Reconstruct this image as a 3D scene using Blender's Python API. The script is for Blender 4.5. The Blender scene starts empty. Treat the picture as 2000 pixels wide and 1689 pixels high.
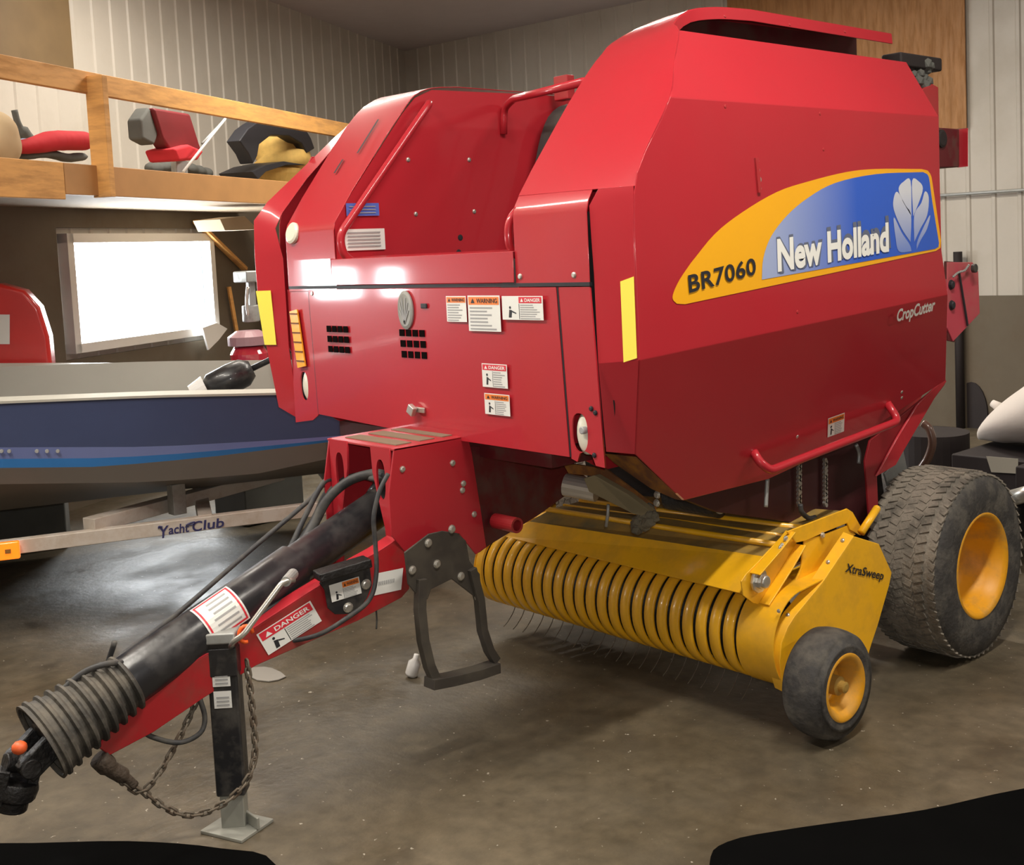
import bpy, bmesh, math, random
from mathutils import Vector, Matrix
random.seed(7)
V = Vector
PI = math.pi
scn = bpy.context.scene
col = scn.collection

# ------------------------------------------------------------------ camera
W, H = 2000, 1689
F, CX, CY = 2290.24, 1102.6, 674.8
YAW, PITCH, ROLL, EYE = -.8163, .0828, .0449, 1.79
cy_, sy_ = math.cos(YAW), math.sin(YAW)
cp_, sp_ = math.cos(PITCH), math.sin(PITCH)
FW = V((sy_*cp_, cy_*cp_, -sp_)); RT0 = V((cy_, -sy_, 0)); DN0 = FW.cross(RT0)
cr_, sr_ = math.cos(ROLL), math.sin(ROLL)
RT = RT0*cr_ + DN0*sr_; DN = DN0*cr_ - RT0*sr_
CAM = V((0, 0, EYE))
cd = bpy.data.cameras.new('camera'); cam = bpy.data.objects.new('camera', cd); col.objects.link(cam)
m = Matrix((RT, -DN, -FW)).transposed().to_4x4(); m.translation = CAM
cam.matrix_world = m
cd.sensor_width = 36; cd.lens = 36*F/W
cd.shift_x = -(CX - W/2)/W; cd.shift_y = (CY - H/2)/W
cd.clip_start = .05
scn.camera = cam

# ------------------------------------------------------------------ world, lights, exposure
scn.view_settings.view_transform = 'Standard'; scn.view_settings.look = 'None'
scn.view_settings.exposure = 0.12; scn.view_settings.gamma = 1; scn.view_settings.use_curve_mapping = False
wd = bpy.data.worlds.new('world'); scn.world = wd; wd.use_nodes = True
wd.node_tree.nodes['Background'].inputs[0].default_value = (.8, .9, 1, 1)
wd.node_tree.nodes['Background'].inputs[1].default_value = 1.0
def area(name, loc, rot, sx, sy, e, c=(1, .93, .82)):
    l = bpy.data.lights.new(name, 'AREA'); l.shape = 'RECTANGLE'; l.size = sx; l.size_y = sy; l.energy = e; l.color = c
    o = bpy.data.objects.new(name, l); o.location = loc; o.rotation_euler = rot; col.objects.link(o); return o
# (x, y, rotation about z, watts) of the ceiling fittings; the lamp sits inside each fitting
FIX = [(-6.2, .2, .5, 105), (-3.6, .2, 0, 125), (-1.15, 2.7, PI/2, 125), (-5.6, 6.6, 0, 120), (-7.4, 4.6, 1.0, 120), (2.0, 6.6, PI/2, 100)]
ZC = 4.4
for i, (x, y, r, e) in enumerate(FIX):
    area('lamp', (x, y, ZC-.14), (0, 0, r), 2.3, .16, e)
FL = bpy.data.lights.new('flash', 'AREA'); FL.shape = 'DISK'; FL.size = .03; FL.energy = 30; FL.color = (1, .97, .92)
flo = bpy.data.objects.new('flash', FL); col.objects.link(flo)
flo.matrix_world = cam.matrix_world @ Matrix.Translation((.02, .05, -.0))

# ------------------------------------------------------------------ pixel rays (measured points on known planes)
def ray(px, py): return (RT*((px-CX)/F) + DN*((py-CY)/F) + FW)
def at(ax, val, px, py):
    d = ray(px, py); i = 'XYZ'.index(ax); t = (val-CAM[i])/d[i]; return CAM + d*t
def atp(p0, n, px, py):
    d = ray(px, py); p0 = V(p0); n = V(n); return CAM + d*((p0-CAM).dot(n)/d.dot(n))

# ------------------------------------------------------------------ materials
MATS = {}
def mat(name, c, rough=.5, metal=0, coat=0, var=.08, scale=6, dirt=None, dirt_amt=.0, dirt_scale=4, bump=0, bscale=60, emit=None, es=0, spec=.5, stretch=None, dlo=.45, dhi=.62):
    mt = bpy.data.materials.new(name); mt.use_nodes = True; nt = mt.node_tree; N = nt.nodes; L = nt.links
    b = N['Principled BSDF']; b.inputs['Roughness'].default_value = rough; b.inputs['Metallic'].default_value = metal
    b.inputs['Coat Weight'].default_value = coat; b.inputs['Coat Roughness'].default_value = .08; b.inputs['Specular IOR Level'].default_value = spec
    tc = N.new('ShaderNodeTexCoord'); src = tc.outputs['Object']
    if stretch:
        mp = N.new('ShaderNodeMapping'); mp.inputs['Scale'].default_value = stretch; L.new(src, mp.inputs[0]); src = mp.outputs[0]
    nz = N.new('ShaderNodeTexNoise'); nz.inputs['Scale'].default_value = scale; nz.inputs['Detail'].default_value = 6; L.new(src, nz.inputs['Vector'])
    mx = N.new('ShaderNodeMix'); mx.data_type = 'RGBA'
    c = V(c); mx.inputs[6].default_value = (*[max(0, v*(1-var)) for v in c], 1); mx.inputs[7].default_value = (*[min(1, v*(1+var)) for v in c], 1)
    L.new(nz.outputs[0], mx.inputs[0]); out = mx.outputs[2]
    if dirt:
        n2 = N.new('ShaderNodeTexNoise'); n2.inputs['Scale'].default_value = dirt_scale; n2.inputs['Detail'].default_value = 9; n2.inputs['Roughness'].default_value = .65; L.new(src, n2.inputs['Vector'])
        rp = N.new('ShaderNodeMapRange'); rp.inputs[1].default_value = dlo; rp.inputs[2].default_value = dhi; rp.inputs[4].default_value = dirt_amt; L.new(n2.outputs[0], rp.inputs[0])
        m2 = N.new('ShaderNodeMix'); m2.data_type = 'RGBA'; m2.inputs[7].default_value = (*dirt, 1); L.new(out, m2.inputs[6]); L.new(rp.outputs[0], m2.inputs[0]); out = m2.outputs[2]
        ma = N.new('ShaderNodeMapRange'); ma.inputs[3].default_value = rough; ma.inputs[4].default_value = min(1, rough+.5); L.new(rp.outputs[0], ma.inputs[0]); L.new(ma.outputs[0], b.inputs['Roughness'])
    L.new(out, b.inputs['Base Color'])
    if bump:
        n3 = N.new('ShaderNodeTexNoise'); n3.inputs['Scale'].default_value = bscale; n3.inputs['Detail'].default_value = 4; L.new(src, n3.inputs['Vector'])
        bp = N.new('ShaderNodeBump'); bp.inputs['Strength'].default_value = bump; bp.inputs['Distance'].default_value = .01; L.new(n3.outputs[0], bp.inputs['Height']); L.new(bp.outputs[0], b.inputs['Normal'])
    if emit:
        b.inputs['Emission Color'].default_value = (*emit, 1); b.inputs['Emission Strength'].default_value = es
    MATS[name] = mt; return mt
RED = mat('red_paint', (.45, .018, .030), .36, spec=.3, coat=.6, var=.05, scale=3, dirt=(.34, .07, .06), dirt_amt=.10, dirt_scale=1.6, dlo=.35, dhi=.75)
RED2 = mat('red_paint_dusty', (.42, .014, .022), .4, coat=.3, var=.1, scale=5, dirt=(.28, .08, .06), dirt_amt=.3, dirt_scale=5, dlo=.35, dhi=.75)
MAROON = mat('dark_and_shaded_red', (.11, .008, .012), .5, var=.2, dirt=(.10, .07, .05), dirt_amt=.5, dirt_scale=8)  # dark red parts, and red plates with their shade put into the colour
YEL = mat('yellow_paint', (.98, .50, .012), .38, coat=.4, var=.05, dirt=(.45, .24, .04), dirt_amt=.25, dirt_scale=7)
YELD = mat('yellow_paint_dusty', (.50, .28, .03), .65, var=.12, dirt=(.15, .125, .06), dirt_amt=.9, dirt_scale=5, dlo=.28, dhi=.66)
YELR = mat('yellow_rim', (.80, .36, .01), .45, var=.08, dirt=(.30, .2, .08), dirt_amt=.4, dirt_scale=9)
BLK = mat('black_paint', (.018, .018, .020), .35, coat=.2, var=.3, dirt=(.10, .09, .075), dirt_amt=.5, dirt_scale=9)
BLKP = mat('black_plastic', (.020, .020, .023), .30, var=.3, dirt=(.12, .11, .10), dirt_amt=.30, dirt_scale=6, bump=.1, bscale=30)
GREASE = mat('greasy_black', (.012, .011, .011), .5, var=.3, bump=.7, bscale=40)
BOOT = mat('dusty_boot', (.055, .05, .043), .65, var=.25, dirt=(.17, .15, .12), dirt_amt=.75, dirt_scale=9, bump=.3, bscale=60)
RUB = mat('tyre_rubber', (.045, .042, .04), .75, var=.2, dirt=(.15, .135, .11), dirt_amt=.55, dirt_scale=10, bump=.4, bscale=50)
TREAD = mat('tyre_tread_dust', (.24, .21, .17), .85, var=.2, dirt=(.07, .065, .055), dirt_amt=.7, dirt_scale=10, bump=.5, bscale=60)
HOSE = mat('hose_rubber', (.035, .035, .038), .55, var=.2, dirt=(.13, .12, .10), dirt_amt=.5, dirt_scale=14)
STEEL = mat('zinc_steel', (.62, .60, .55), .35, metal=.8, var=.1, scale=20)
CHAINM = mat('rusty_chain', (.20, .17, .13), .6, metal=.5, var=.3, scale=40, dirt=(.12, .06, .03), dirt_amt=.5, dirt_scale=20)
GALV = mat('galvanised', (.42, .43, .42), .5, metal=.5, var=.15, scale=12, dirt=(.25, .23, .18), dirt_amt=.5)
RUST = mat('rusty_plate', (.16, .06, .02), .7, var=.3, dirt=(.38, .16, .02), dirt_amt=.8, dirt_scale=9)
MUDM = mat('dried_mud_plate', (.15, .13, .09), .9, var=.25, dirt=(.06, .055, .045), dirt_amt=.6, dirt_scale=12, bump=.8, bscale=50)
STAND = mat('brown_black_stand', (.045, .038, .032), .55, var=.3, dirt=(.10, .085, .06), dirt_amt=.6)
CREAM = mat('cream_lens', (.72, .70, .58), .3, var=.05)
WHT = mat('white_vinyl', (.80, .80, .76), .4, var=.03)
GREYI = mat('grey_print', (.36, .36, .36), .5, var=.05)
BLKI = mat('black_print', (.02, .02, .025), .5, var=.05)
ORI = mat('orange_print', (.86, .22, .03), .4, var=.03)
REDI = mat('red_print', (.70, .03, .05), .4, var=.03)
WHI = mat('white_print', (.88, .88, .84), .4, var=.02)
NAVYI = mat('navy_print', (.03, .03, .12), .5, var=.05)
ORD = mat('decal_orange', (.93, .44, .012), .3, coat=.3, var=.02)
AMB = mat('amber_reflector', (.95, .42, .02), .25, coat=.5, var=.03)
RETRO = mat('retroreflective_tape', (1.0, .86, .12), .25, var=.0)
BELT = mat('belt_rubber', (.035, .034, .034), .6, var=.2, dirt=(.10, .09, .07), dirt_amt=.4)
DARK = mat('dark_void_steel', (.018, .012, .012), .7, var=.3)
WOOD = mat('pine_board', (.62, .31, .085), .65, var=.18, scale=9, dirt=(.34, .17, .06), dirt_amt=.6, dirt_scale=3, stretch=(1, 1, 6))
PLY = mat('plywood', (.36, .17, .055), .6, var=.25, scale=7, dirt=(.24, .11, .04), dirt_amt=.6, dirt_scale=6, stretch=(4, 4, .5))
WALLM = mat('painted_steel_siding', (.50, .46, .40), .45, var=.04, dirt=(.36, .32, .26), dirt_amt=.35, dirt_scale=1.5)
WALLL = mat('brown_lining_and_shade', (.125, .10, .068), .7, var=.1, dirt=(.12, .09, .06), dirt_amt=.5, dirt_scale=2)  # brown lining; on the left wall it carries the loft's shade
CEILM = mat('ceiling_liner', (.52, .46, .47), .6, var=.06)
TRIM = mat('white_trim', (.80, .79, .76), .4, var=.03)
ALU = mat('boat_grey_liner', (.50, .49, .43), .4, metal=.1, var=.05)
NAVY = mat('boat_navy', (.050, .068, .15), .42, coat=.15, var=.1)
BLUE = mat('boat_blue_stripe', (.03, .16, .42), .35, var=.08)
HULLB = mat('boat_bottom_grey', (.17, .15, .125), .55, var=.1)
TRL = mat('trailer_paint', (.55, .50, .44), .5, var=.06, dirt=(.35, .25, .16), dirt_amt=.4, dirt_scale=10)
CLOTHR = mat('red_cloth', (.55, .02, .03), .85, var=.15)
CLOTHD = mat('dark_red_vinyl', (.16, .012, .016), .5, var=.2)
CLOTHG = mat('grey_cloth', (.10, .10, .09), .9, var=.3)
TARPB = mat('blue_cloth', (.05, .09, .30), .8, var=.2)
STRAW = mat('yellow_wicker', (.62, .40, .11), .8, var=.25, scale=20)
BAGM = mat('white_bag_fabric', (.72, .66, .60), .7, var=.04, bump=.3, bscale=12)
SKYW = mat('window_daylight', (.9, .95, 1), .4, emit=(.92, .97, 1), es=24)
SKYW2 = mat('window_daylight_open', (.9, .95, 1), .4, emit=(.95, .98, 1), es=48)
LENS = mat('lamp_diffuser', (.9, .9, .85), .4, emit=(1, .93, .82), es=9)

def floor_material():
    mt = bpy.data.materials.new('oily_concrete'); mt.use_nodes = True; N = mt.node_tree.nodes; L = mt.node_tree.links; b = N['Principled BSDF']
    tc = N.new('ShaderNodeTexCoord')
    def noise(s, d=8, r=.6):
        n = N.new('ShaderNodeTexNoise'); n.inputs['Scale'].default_value = s; n.inputs['Detail'].default_value = d; n.inputs['Roughness'].default_value = r; L.new(tc.outputs['Object'], n.inputs['Vector']); return n.outputs[0]
    def ramp(src, stops):
        r = N.new('ShaderNodeValToRGB'); e = r.color_ramp.elements
        e[0].position, e[0].color = stops[0][0], (*stops[0][1], 1); e[1].position, e[1].color = stops[-1][0], (*stops[-1][1], 1)
        for p, c in stops[1:-1]:
            q = e.new(p); q.color = (*c, 1)
        L.new(src, r.inputs[0]); return r.outputs[0]
    base = ramp(noise(.9), [(.32, (.055, .043, .028)), (.5, (.100, .081, .054)), (.68, (.165, .135, .094))])
    fine = ramp(noise(14), [(.35, (.72, .72, .70)), (.65, (1.12, 1.1, 1.05))])
    m1 = N.new('ShaderNodeMix'); m1.data_type = 'RGBA'; m1.blend_type = 'MULTIPLY'; m1.inputs[0].default_value = .8; L.new(base, m1.inputs[6]); L.new(fine, m1.inputs[7])
    stain = ramp(noise(2.3, 5), [(.60, (0, 0, 0)), (.70, (1, 1, 1))])
    m2 = N.new('ShaderNodeMix'); m2.data_type = 'RGBA'; L.new(stain, m2.inputs[0]); L.new(m1.outputs[2], m2.inputs[6]); m2.inputs[7].default_value = (.075, .06, .04, 1)
    speck = ramp(noise(38, 2), [(.70, (0, 0, 0)), (.74, (1, 1, 1))])
    m3 = N.new('ShaderNodeMix'); m3.data_type = 'RGBA'; L.new(speck, m3.inputs[0]); L.new(m2.outputs[2], m3.inputs[6]); m3.inputs[7].default_value = (.42, .38, .31, 1)
    L.new(m3.outputs[2], b.inputs['Base Color'])
    rr = ramp(noise(1.3, 6), [(.38, (.30,)*3), (.62, (.62,)*3)]); L.new(rr, b.inputs['Roughness'])
    bp = N.new('ShaderNodeBump'); bp.inputs['Strength'].default_value = .25; bp.inputs['Distance'].default_value = .01; L.new(noise(22, 6), bp.inputs['Height']); L.new(bp.outputs[0], b.inputs['Normal'])
    return mt
FLOORM = floor_material()
FOREDARK = mat('foreground_dark_black', (.003, .003, .003), 1, var=.2, spec=.02)  # black of the sheets added to darken the foreground floor

def decal_blue():
    mt = bpy.data.materials.new('decal_blue_fade'); mt.use_nodes = True; N = mt.node_tree.nodes; L = mt.node_tree.links; b = N['Principled BSDF']
    tc = N.new('ShaderNodeTexCoord'); sx = N.new('ShaderNodeSeparateXYZ'); L.new(tc.outputs['Object'], sx.inputs[0])
    mr = N.new('ShaderNodeMapRange'); mr.inputs[1].default_value = 3.25; mr.inputs[2].default_value = 3.78; L.new(sx.outputs[1], mr.inputs[0])
    mx = N.new('ShaderNodeMix'); mx.data_type = 'RGBA'; mx.inputs[6].default_value = (.36, .43, .66, 1); mx.inputs[7].default_value = (.035, .12, .60, 1)
    L.new(mr.outputs[0], mx.inputs[0]); L.new(mx.outputs[2], b.inputs['Base Color']); b.inputs['Roughness'].default_value = .3
    return mt
BLUED = decal_blue()
def leaf_mat():
    mt = bpy.data.materials.new('decal_leaf_silver'); mt.use_nodes = True; N = mt.node_tree.nodes; L = mt.node_tree.links; b = N['Principled BSDF']
    tc = N.new('ShaderNodeTexCoord'); sx = N.new('ShaderNodeSeparateXYZ'); L.new(tc.outputs['Object'], sx.inputs[0])
    mr = N.new('ShaderNodeMapRange'); mr.inputs[1].default_value = 1.68; mr.inputs[2].default_value = 1.95; L.new(sx.outputs[2], mr.inputs[0])
    mx = N.new('ShaderNodeMix'); mx.data_type = 'RGBA'; mx.inputs[6].default_value = (.10, .20, .62, 1); mx.inputs[7].default_value = (.66, .68, .74, 1)
    L.new(mr.outputs[0], mx.inputs[0]); L.new(mx.outputs[2], b.inputs['Base Color']); b.inputs['Roughness'].default_value = .35
    return mt
LEAFM = leaf_mat()
VENTSHADE = mat('vent_shade_black', (.008, .006, .006), 1, spec=.0)  # shade of the vent openings as a flat black

# ------------------------------------------------------------------ builders
def setparent(o, parent):
    if parent is not None:
        o.parent = parent
        if parent.type == 'EMPTY': o.matrix_parent_inverse = Matrix.Translation(-parent.location)
def obj(name, me_or_bm, material, parent=None, smooth=False, bevel=0, solid=0, soff=-1, label=None, sub=0, angle=.6):
    if isinstance(me_or_bm, bmesh.types.BMesh):
        bmesh.ops.recalc_face_normals(me_or_bm, faces=me_or_bm.faces[:]) if solid == 0 else None
        me = bpy.data.meshes.new(name); me_or_bm.to_mesh(me); me_or_bm.free()
    else: me = me_or_bm
    o = bpy.data.objects.new(name, me); col.objects.link(o)
    me.materials.append(material)
    if smooth:
        for p in me.polygons: p.use_smooth = True
    if sub:
        s = o.modifiers.new('sub', 'SUBSURF'); s.levels = sub; s.render_levels = sub
    if solid:
        s = o.modifiers.new('solid', 'SOLIDIFY'); s.thickness = solid; s.offset = soff
        if smooth and not bevel:
            e_ = o.modifiers.new('split', 'EDGE_SPLIT'); e_.split_angle = .6
    if bevel:
        b = o.modifiers.new('bevel', 'BEVEL'); b.width = bevel; b.segments = 3; b.limit_method = 'ANGLE'; b.angle_limit = angle; b.harden_normals = False
        for p in me.polygons: p.use_smooth = True
        es = o.modifiers.new('wn', 'WEIGHTED_NORMAL'); es.keep_sharp = True
    setparent(o, parent)
    if label: o['label'] = label
    return o
def empty(name, loc, label, cat, group=None, kind=None):
    o = bpy.data.objects.new(name, None); o.location = loc; col.objects.link(o); o.empty_display_size = .2
    tag(o, label, cat, group, kind); return o
def tag(o, label=None, cat=None, group=None, kind=None):
    if label: o['label'] = label
    if cat: o['category'] = cat
    if group: o['group'] = group
    if kind: o['kind'] = kind
    return o
def B(): return bmesh.new()
def box(bm, c, s, M=None):
    r = bmesh.ops.create_cube(bm, size=1); vs = r['verts']
    for v in vs:
        v.co = V((v.co.x*s[0], v.co.y*s[1], v.co.z*s[2]))
        if M is not None: v.co = M @ v.co
        v.co += V(c)
    return bm
def frame(d, up=(0, 0, 1)):
    d = V(d).normalized(); u = V(up)
    if abs(d.dot(u)) > .98: u = V((1, 0, 0))
    x = u.cross(d).normalized(); y = d.cross(x); return x, y, d
def beam(bm, a, b, w, h, up=(0, 0, 1)):
    a, b = V(a), V(b); x, y, d = frame(b-a, up); vs = []
    for p in (a, b):
        for sx, sy in ((-1, -1), (1, -1), (1, 1), (-1, 1)): vs.append(bm.verts.new(p + x*sx*w/2 + y*sy*h/2))
    for f in ((3, 2, 1, 0), (4, 5, 6, 7), (0, 1, 5, 4), (1, 2, 6, 5), (2, 3, 7, 6), (3, 0, 4, 7)): bm.faces.new([vs[i] for i in f])
    return bm
def smooth_path(pts, n=8):
    pts = [V(p) for p in pts]; out = []
    P = [pts[0]*2-pts[1]] + pts + [pts[-1]*2-pts[-2]]
    for i in range(1, len(P)-2):
        for k in range(n):
            t = k/n; a, b, c, d = P[i-1], P[i], P[i+1], P[i+2]
            out.append(.5*((2*b) + (c-a)*t + (2*a-5*b+4*c-d)*t*t + (3*b-a-3*c+d)*t**3))
    out.append(pts[-1]); return out
def round_path(pts, r=.03, n=5):
    pts = [V(p) for p in pts]; out = [pts[0]]
    for i in range(1, len(pts)-1):
        a, b, c = pts[i-1], pts[i], pts[i+1]; u = (a-b); w = (c-b); rr = min(r, u.length*.45, w.length*.45)
        p, q = b+u.normalized()*rr, b+w.normalized()*rr
        for k in range(n+1):
            t = k/n; out.append(p*(1-t)**2 + b*2*t*(1-t) + q*t*t)
    out.append(pts[-1]); return out
def tube(bm, pts, r, seg=12, caps=True):
    pts = [V(p) for p in pts]; rs = r if isinstance(r, (list, tuple)) else [r]*len(pts); rings = []
    t0 = (pts[1]-pts[0]).normalized(); x, y, _ = frame(t0)
    for i, p in enumerate(pts):
        t = (pts[min(i+1, len(pts)-1)]-pts[max(i-1, 0)]).normalized()
        x = (x - t*x.dot(t)).normalized(); y = t.cross(x)
        rings.append([bm.verts.new(p + (x*math.cos(2*PI*k/seg) + y*math.sin(2*PI*k/seg))*rs[i]) for k in range(seg)])
    for a, b in zip(rings, rings[1:]):
        for k in range(seg): bm.faces.new((a[k], a[(k+1) % seg], b[(k+1) % seg], b[k]))
    if caps:
        bm.faces.new(rings[0][::-1]); bm.faces.new(rings[-1])
    return bm
def lathe(bm, prof, c, axis, seg=48, caps=False):
    # prof: (along axis, radius)
    c = V(c); x, y, d = frame(axis); rings = []
    for s, r in prof: rings.append([bm.verts.new(c + d*s + (x*math.cos(2*PI*k/seg) + y*math.sin(2*PI*k/seg))*max(r, 1e-4)) for k in range(seg)])
    for a, b in zip(rings, rings[1:]):
        for k in range(seg): bm.faces.new((a[k], a[(k+1) % seg], b[(k+1) % seg], b[k]))
    if caps:
        bm.faces.new(rings[0][::-1]); bm.faces.new(rings[-1])
    return bm
def ngon(bm, pts):
    return bm.faces.new([bm.verts.new(V(p)) for p in pts])
def prism(bm, pts, off):
    off = V(off); a = [bm.verts.new(V(p)) for p in pts]; b = [bm.verts.new(V(p)+off) for p in pts]; n = len(a)
    bm.faces.new(a); bm.faces.new(b[::-1])
    for i in range(n): bm.faces.new((a[i], b[i], b[(i+1) % n], a[(i+1) % n]))
def plate(name, pts, off, material, parent=None, bevel=.002, **k):
    """flat plate: outline pts, thickness vector off"""
    bm = B(); off = V(off); a = [bm.verts.new(V(p)) for p in pts]; b = [bm.verts.new(V(p)+off) for p in pts]
    bm.faces.new(a); bm.faces.new(b[::-1]); n = len(a)
    for i in range(n): bm.faces.new((a[i], b[i], b[(i+1) % n], a[(i+1) % n]))
    return obj(name, bm, material, parent, bevel=bevel, **k)
def sheet(name, rows, material, parent=None, thick=.004, bevel=.01, **k):
    """grid sheet from rows of points, folded edges softened"""
    bm = B(); vs = [[bm.verts.new(V(p)) for p in r] for r in rows]
    for a, b in zip(vs, vs[1:]):
        for i in range(len(a)-1): bm.faces.new((a[i], a[i+1], b[i+1], b[i]))
    bmesh.ops.recalc_face_normals(bm, faces=bm.faces[:])
    return obj(name, bm, material, parent, solid=thick, soff=0, bevel=bevel, **k)
def dense(rows, n=4):
    """resample rows with a smooth path so that a rolled sheet is round"""
    k = len(rows[0]); cols = [smooth_path([r[i] for r in rows], n) for i in range(k)]
    return [[c[j] for c in cols] for j in range(len(cols[0]))]
def text_mesh(s, O, U, Vv, material, parent, name='lettering', bold=0, shear=0, extr=.001, label=None, spacing=1.0):
    """lettering fitted in the box O + u*U + v*V, standing off along U x V"""
    cu = bpy.data.curves.new(name, 'FONT'); cu.body = s; cu.size = 1; cu.offset = bold; cu.shear = shear; cu.space_character = spacing; cu.resolution_u = 4
    t = bpy.data.objects.new(name, cu); col.objects.link(t); bpy.context.view_layer.update()
    me = bpy.data.meshes.new_from_object(t.evaluated_get(bpy.context.evaluated_depsgraph_get()))
    bpy.data.objects.remove(t); bpy.data.curves.remove(cu)
    xs = [v.co.x for v in me.vertices]; ys = [v.co.y for v in me.vertices]; x0, x1, y0, y1 = min(xs), max(xs), min(ys), max(ys)
    O, U, Vv = V(O), V(U), V(Vv); n = U.cross(Vv).normalized()*extr
    for v in me.vertices: v.co = O + U*((v.co.x-x0)/(x1-x0)) + Vv*((v.co.y-y0)/(y1-y0)) + n
    me.materials.clear()
    return obj(name, me, material, parent, label=label)
def quad(name, O, U, Vv, material, parent, off=.0006):
    n = U.cross(Vv).normalized()*off; bm = B(); ngon(bm, [O+n, O+U+n, O+U+Vv+n, O+Vv+n]); return bm
def bolts(name, pts, n, r, parent, material=None, h=None):
    me = None; n = V(n).normalized(); h = h or r*.8
    for p in pts:
        if me is None:
            bm = B(); lathe(bm, [(0, r*1.25), (h*.25, r*1.25), (h*.3, r), (h*.8, r), (h, r*.7)], (0, 0, 0), n, 12, True)
            o = obj(name, bm, material or STEEL, None, smooth=False); me = o.data
        else:
            o = bpy.data.objects.new(name, me); col.objects.link(o)
        o.location = V(p); o.parent = parent
        if parent.type == 'EMPTY': o.matrix_parent_inverse = Matrix.Translation(-parent.location)
def warning(O, U, Vv, parent, head='WARNING', hc=None, hm=.28, picto=False, name='safety_decal', lab=None, ink=None, side=True):
    """a safety sticker: white sheet, coloured head band with its word, grey text bars, pictogram panel"""
    O, U, Vv = V(O), V(U), V(Vv); n = U.cross(Vv).normalized(); hc = hc or ORI
    ink = ink or (BLKI if hc is ORI else WHI)
    bm = B(); ngon(bm, [O+n*.0008, O+U+n*.0008, O+U+Vv+n*.0008, O+Vv+n*.0008])
    d = obj(name, bm, WHT, parent, label=lab)
    px = .42 if side else 0
    bm = B(); a = O + U*(px if picto == 'side' else .03) + Vv*(1-hm); ngon(bm, [a+n*.0014, a+U*(.97-(px if picto == 'side' else .03))+n*.0014, a+U*(.97-(px if picto == 'side' else .03))+Vv*(hm-.04)+n*.0014, a+Vv*(hm-.04)+n*.0014])
    obj('header_band', bm, hc, d)
    w = .97-(px if picto == 'side' else .03)
    if head:
        text_mesh(head, a+U*w*.27+Vv*hm*.18+n*.0014, U*w*.68, Vv*hm*.5, ink, d, bold=.02, extr=.0008)
        bm = B(); c = a+U*w*.08+Vv*hm*.18+n*.0022; bm.faces.new([bm.verts.new(c), bm.verts.new(c+U*w*.13), bm.verts.new(c+U*w*.065+Vv*hm*.52)]); obj('alert_triangle', bm, ink, d)
    bm = B(); x0 = px+.03 if picto else .06; rows = 7
    for k in range(rows):
        y = (1-hm)*(.88-.80*k/(rows-1))-.02; l = (.93-x0)*random.uniform(.6, 1)
        p = O+U*x0+Vv*y+n*.0014; hgt = (1-hm)/rows*.42; ngon(bm, [p, p+U*l, p+U*l+Vv*hgt, p+Vv*hgt])
    obj('print', bm, GREYI, d)
    if picto:
        bm = B(); cx0 = .2; base = O+U*cx0+Vv*(1-hm)*.42+n*.0014
        ngon(bm, [base+U*-.04+Vv*-.2, base+U*.03+Vv*-.2, base+U*.05+Vv*.1, base+U*-.02+Vv*.14])
        lathe(bm, [(0, 0), (0, min(U.length*.05, Vv.length*.06))], base+Vv*.22, n, 10)
        ngon(bm, [base+U*.05+Vv*.02, base+U*.15+Vv*-.05, base+U*.15+Vv*0, base+U*.05+Vv*.09])
        q = O+U*px+n*.0014; ngon(bm, [q+Vv*.03, q+U*.012+Vv*.03, q+U*.012+Vv*(.97-hm), q+Vv*(.97-hm)])
        obj('pictogram', bm, BLKI, d)
    return d

# ------------------------------------------------------------------ the shed
LD = V((-.512, .859, 0)).normalized(); BD = V((.994, .11, 0)).normalized()     # along the left wall (away), along the back wall (right)
P0 = V((-12.462, 9.128, 0))
LN = V((-LD.y, LD.x, 0)); LN = LN if LN.dot(-P0) > 0 else -LN                 # into the room
BN = V((BD.y, -BD.x, 0)); BN = BN if BN.dot(-P0) > 0 else -BN
def struct(name, bm, m, **k):
    o = obj(name, bm, m, **k); o['kind'] = 'structure'; return o
pB = P0 + BD*18; pF = P0 - LD*18.5
poly = [P0, pB, V((pB.x, -6.5, 0)), V((pF.x, -6.5, 0)), pF]
bm = B(); ngon(bm, [(p.x, p.y, 0) for p in poly[:4]]); struct('floor', bm, FLOORM)
bm = B(); ngon(bm, [(p.x, p.y, ZC) for p in (P0+V((-.6, .6, 0)), pB+V((.5, .6, 0)), V((pB.x+.5, -7, 0)), V((pF.x-.8, -7, 0)))]); struct('ceiling', bm, CEILM)
def siding(bm, o, d, n, s0, s1, z0, z1, pitch=.2286, rib=.012):
    """steel siding with raised ribs between s0..s1"""
    xs = [s0]; k = math.ceil(s0/pitch)
    pr = [(s0, 0)]
    while k*pitch < s1-.03:
        c = k*pitch
        if c > s0+.03: pr += [(c-.026, 0), (c-.013, rib), (c+.013, rib), (c+.026, 0)]
        k += 1
    pr.append((s1, 0))
    a = [bm.verts.new(o+d*s+n*h+V((0, 0, z0))) for s, h in pr]; b = [bm.verts.new(o+d*s+n*h+V((0, 0, z1))) for s, h in pr]
    for i in range(len(a)-1): bm.faces.new((a[i], a[i+1], b[i+1], b[i]))
ll = -LD
def s_on_left(px, py):
    q = atp(P0, LN, px, py); return (q-P0).dot(ll), q.z
ws0, wz1 = s_on_left(396, 474); ws1, wz0 = s_on_left(116, 462)[0], 1.20
wz1 = 2.03
w2 = (9.87, 10.27); w3 = (10.38, 10.62)
bm = B()
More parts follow.
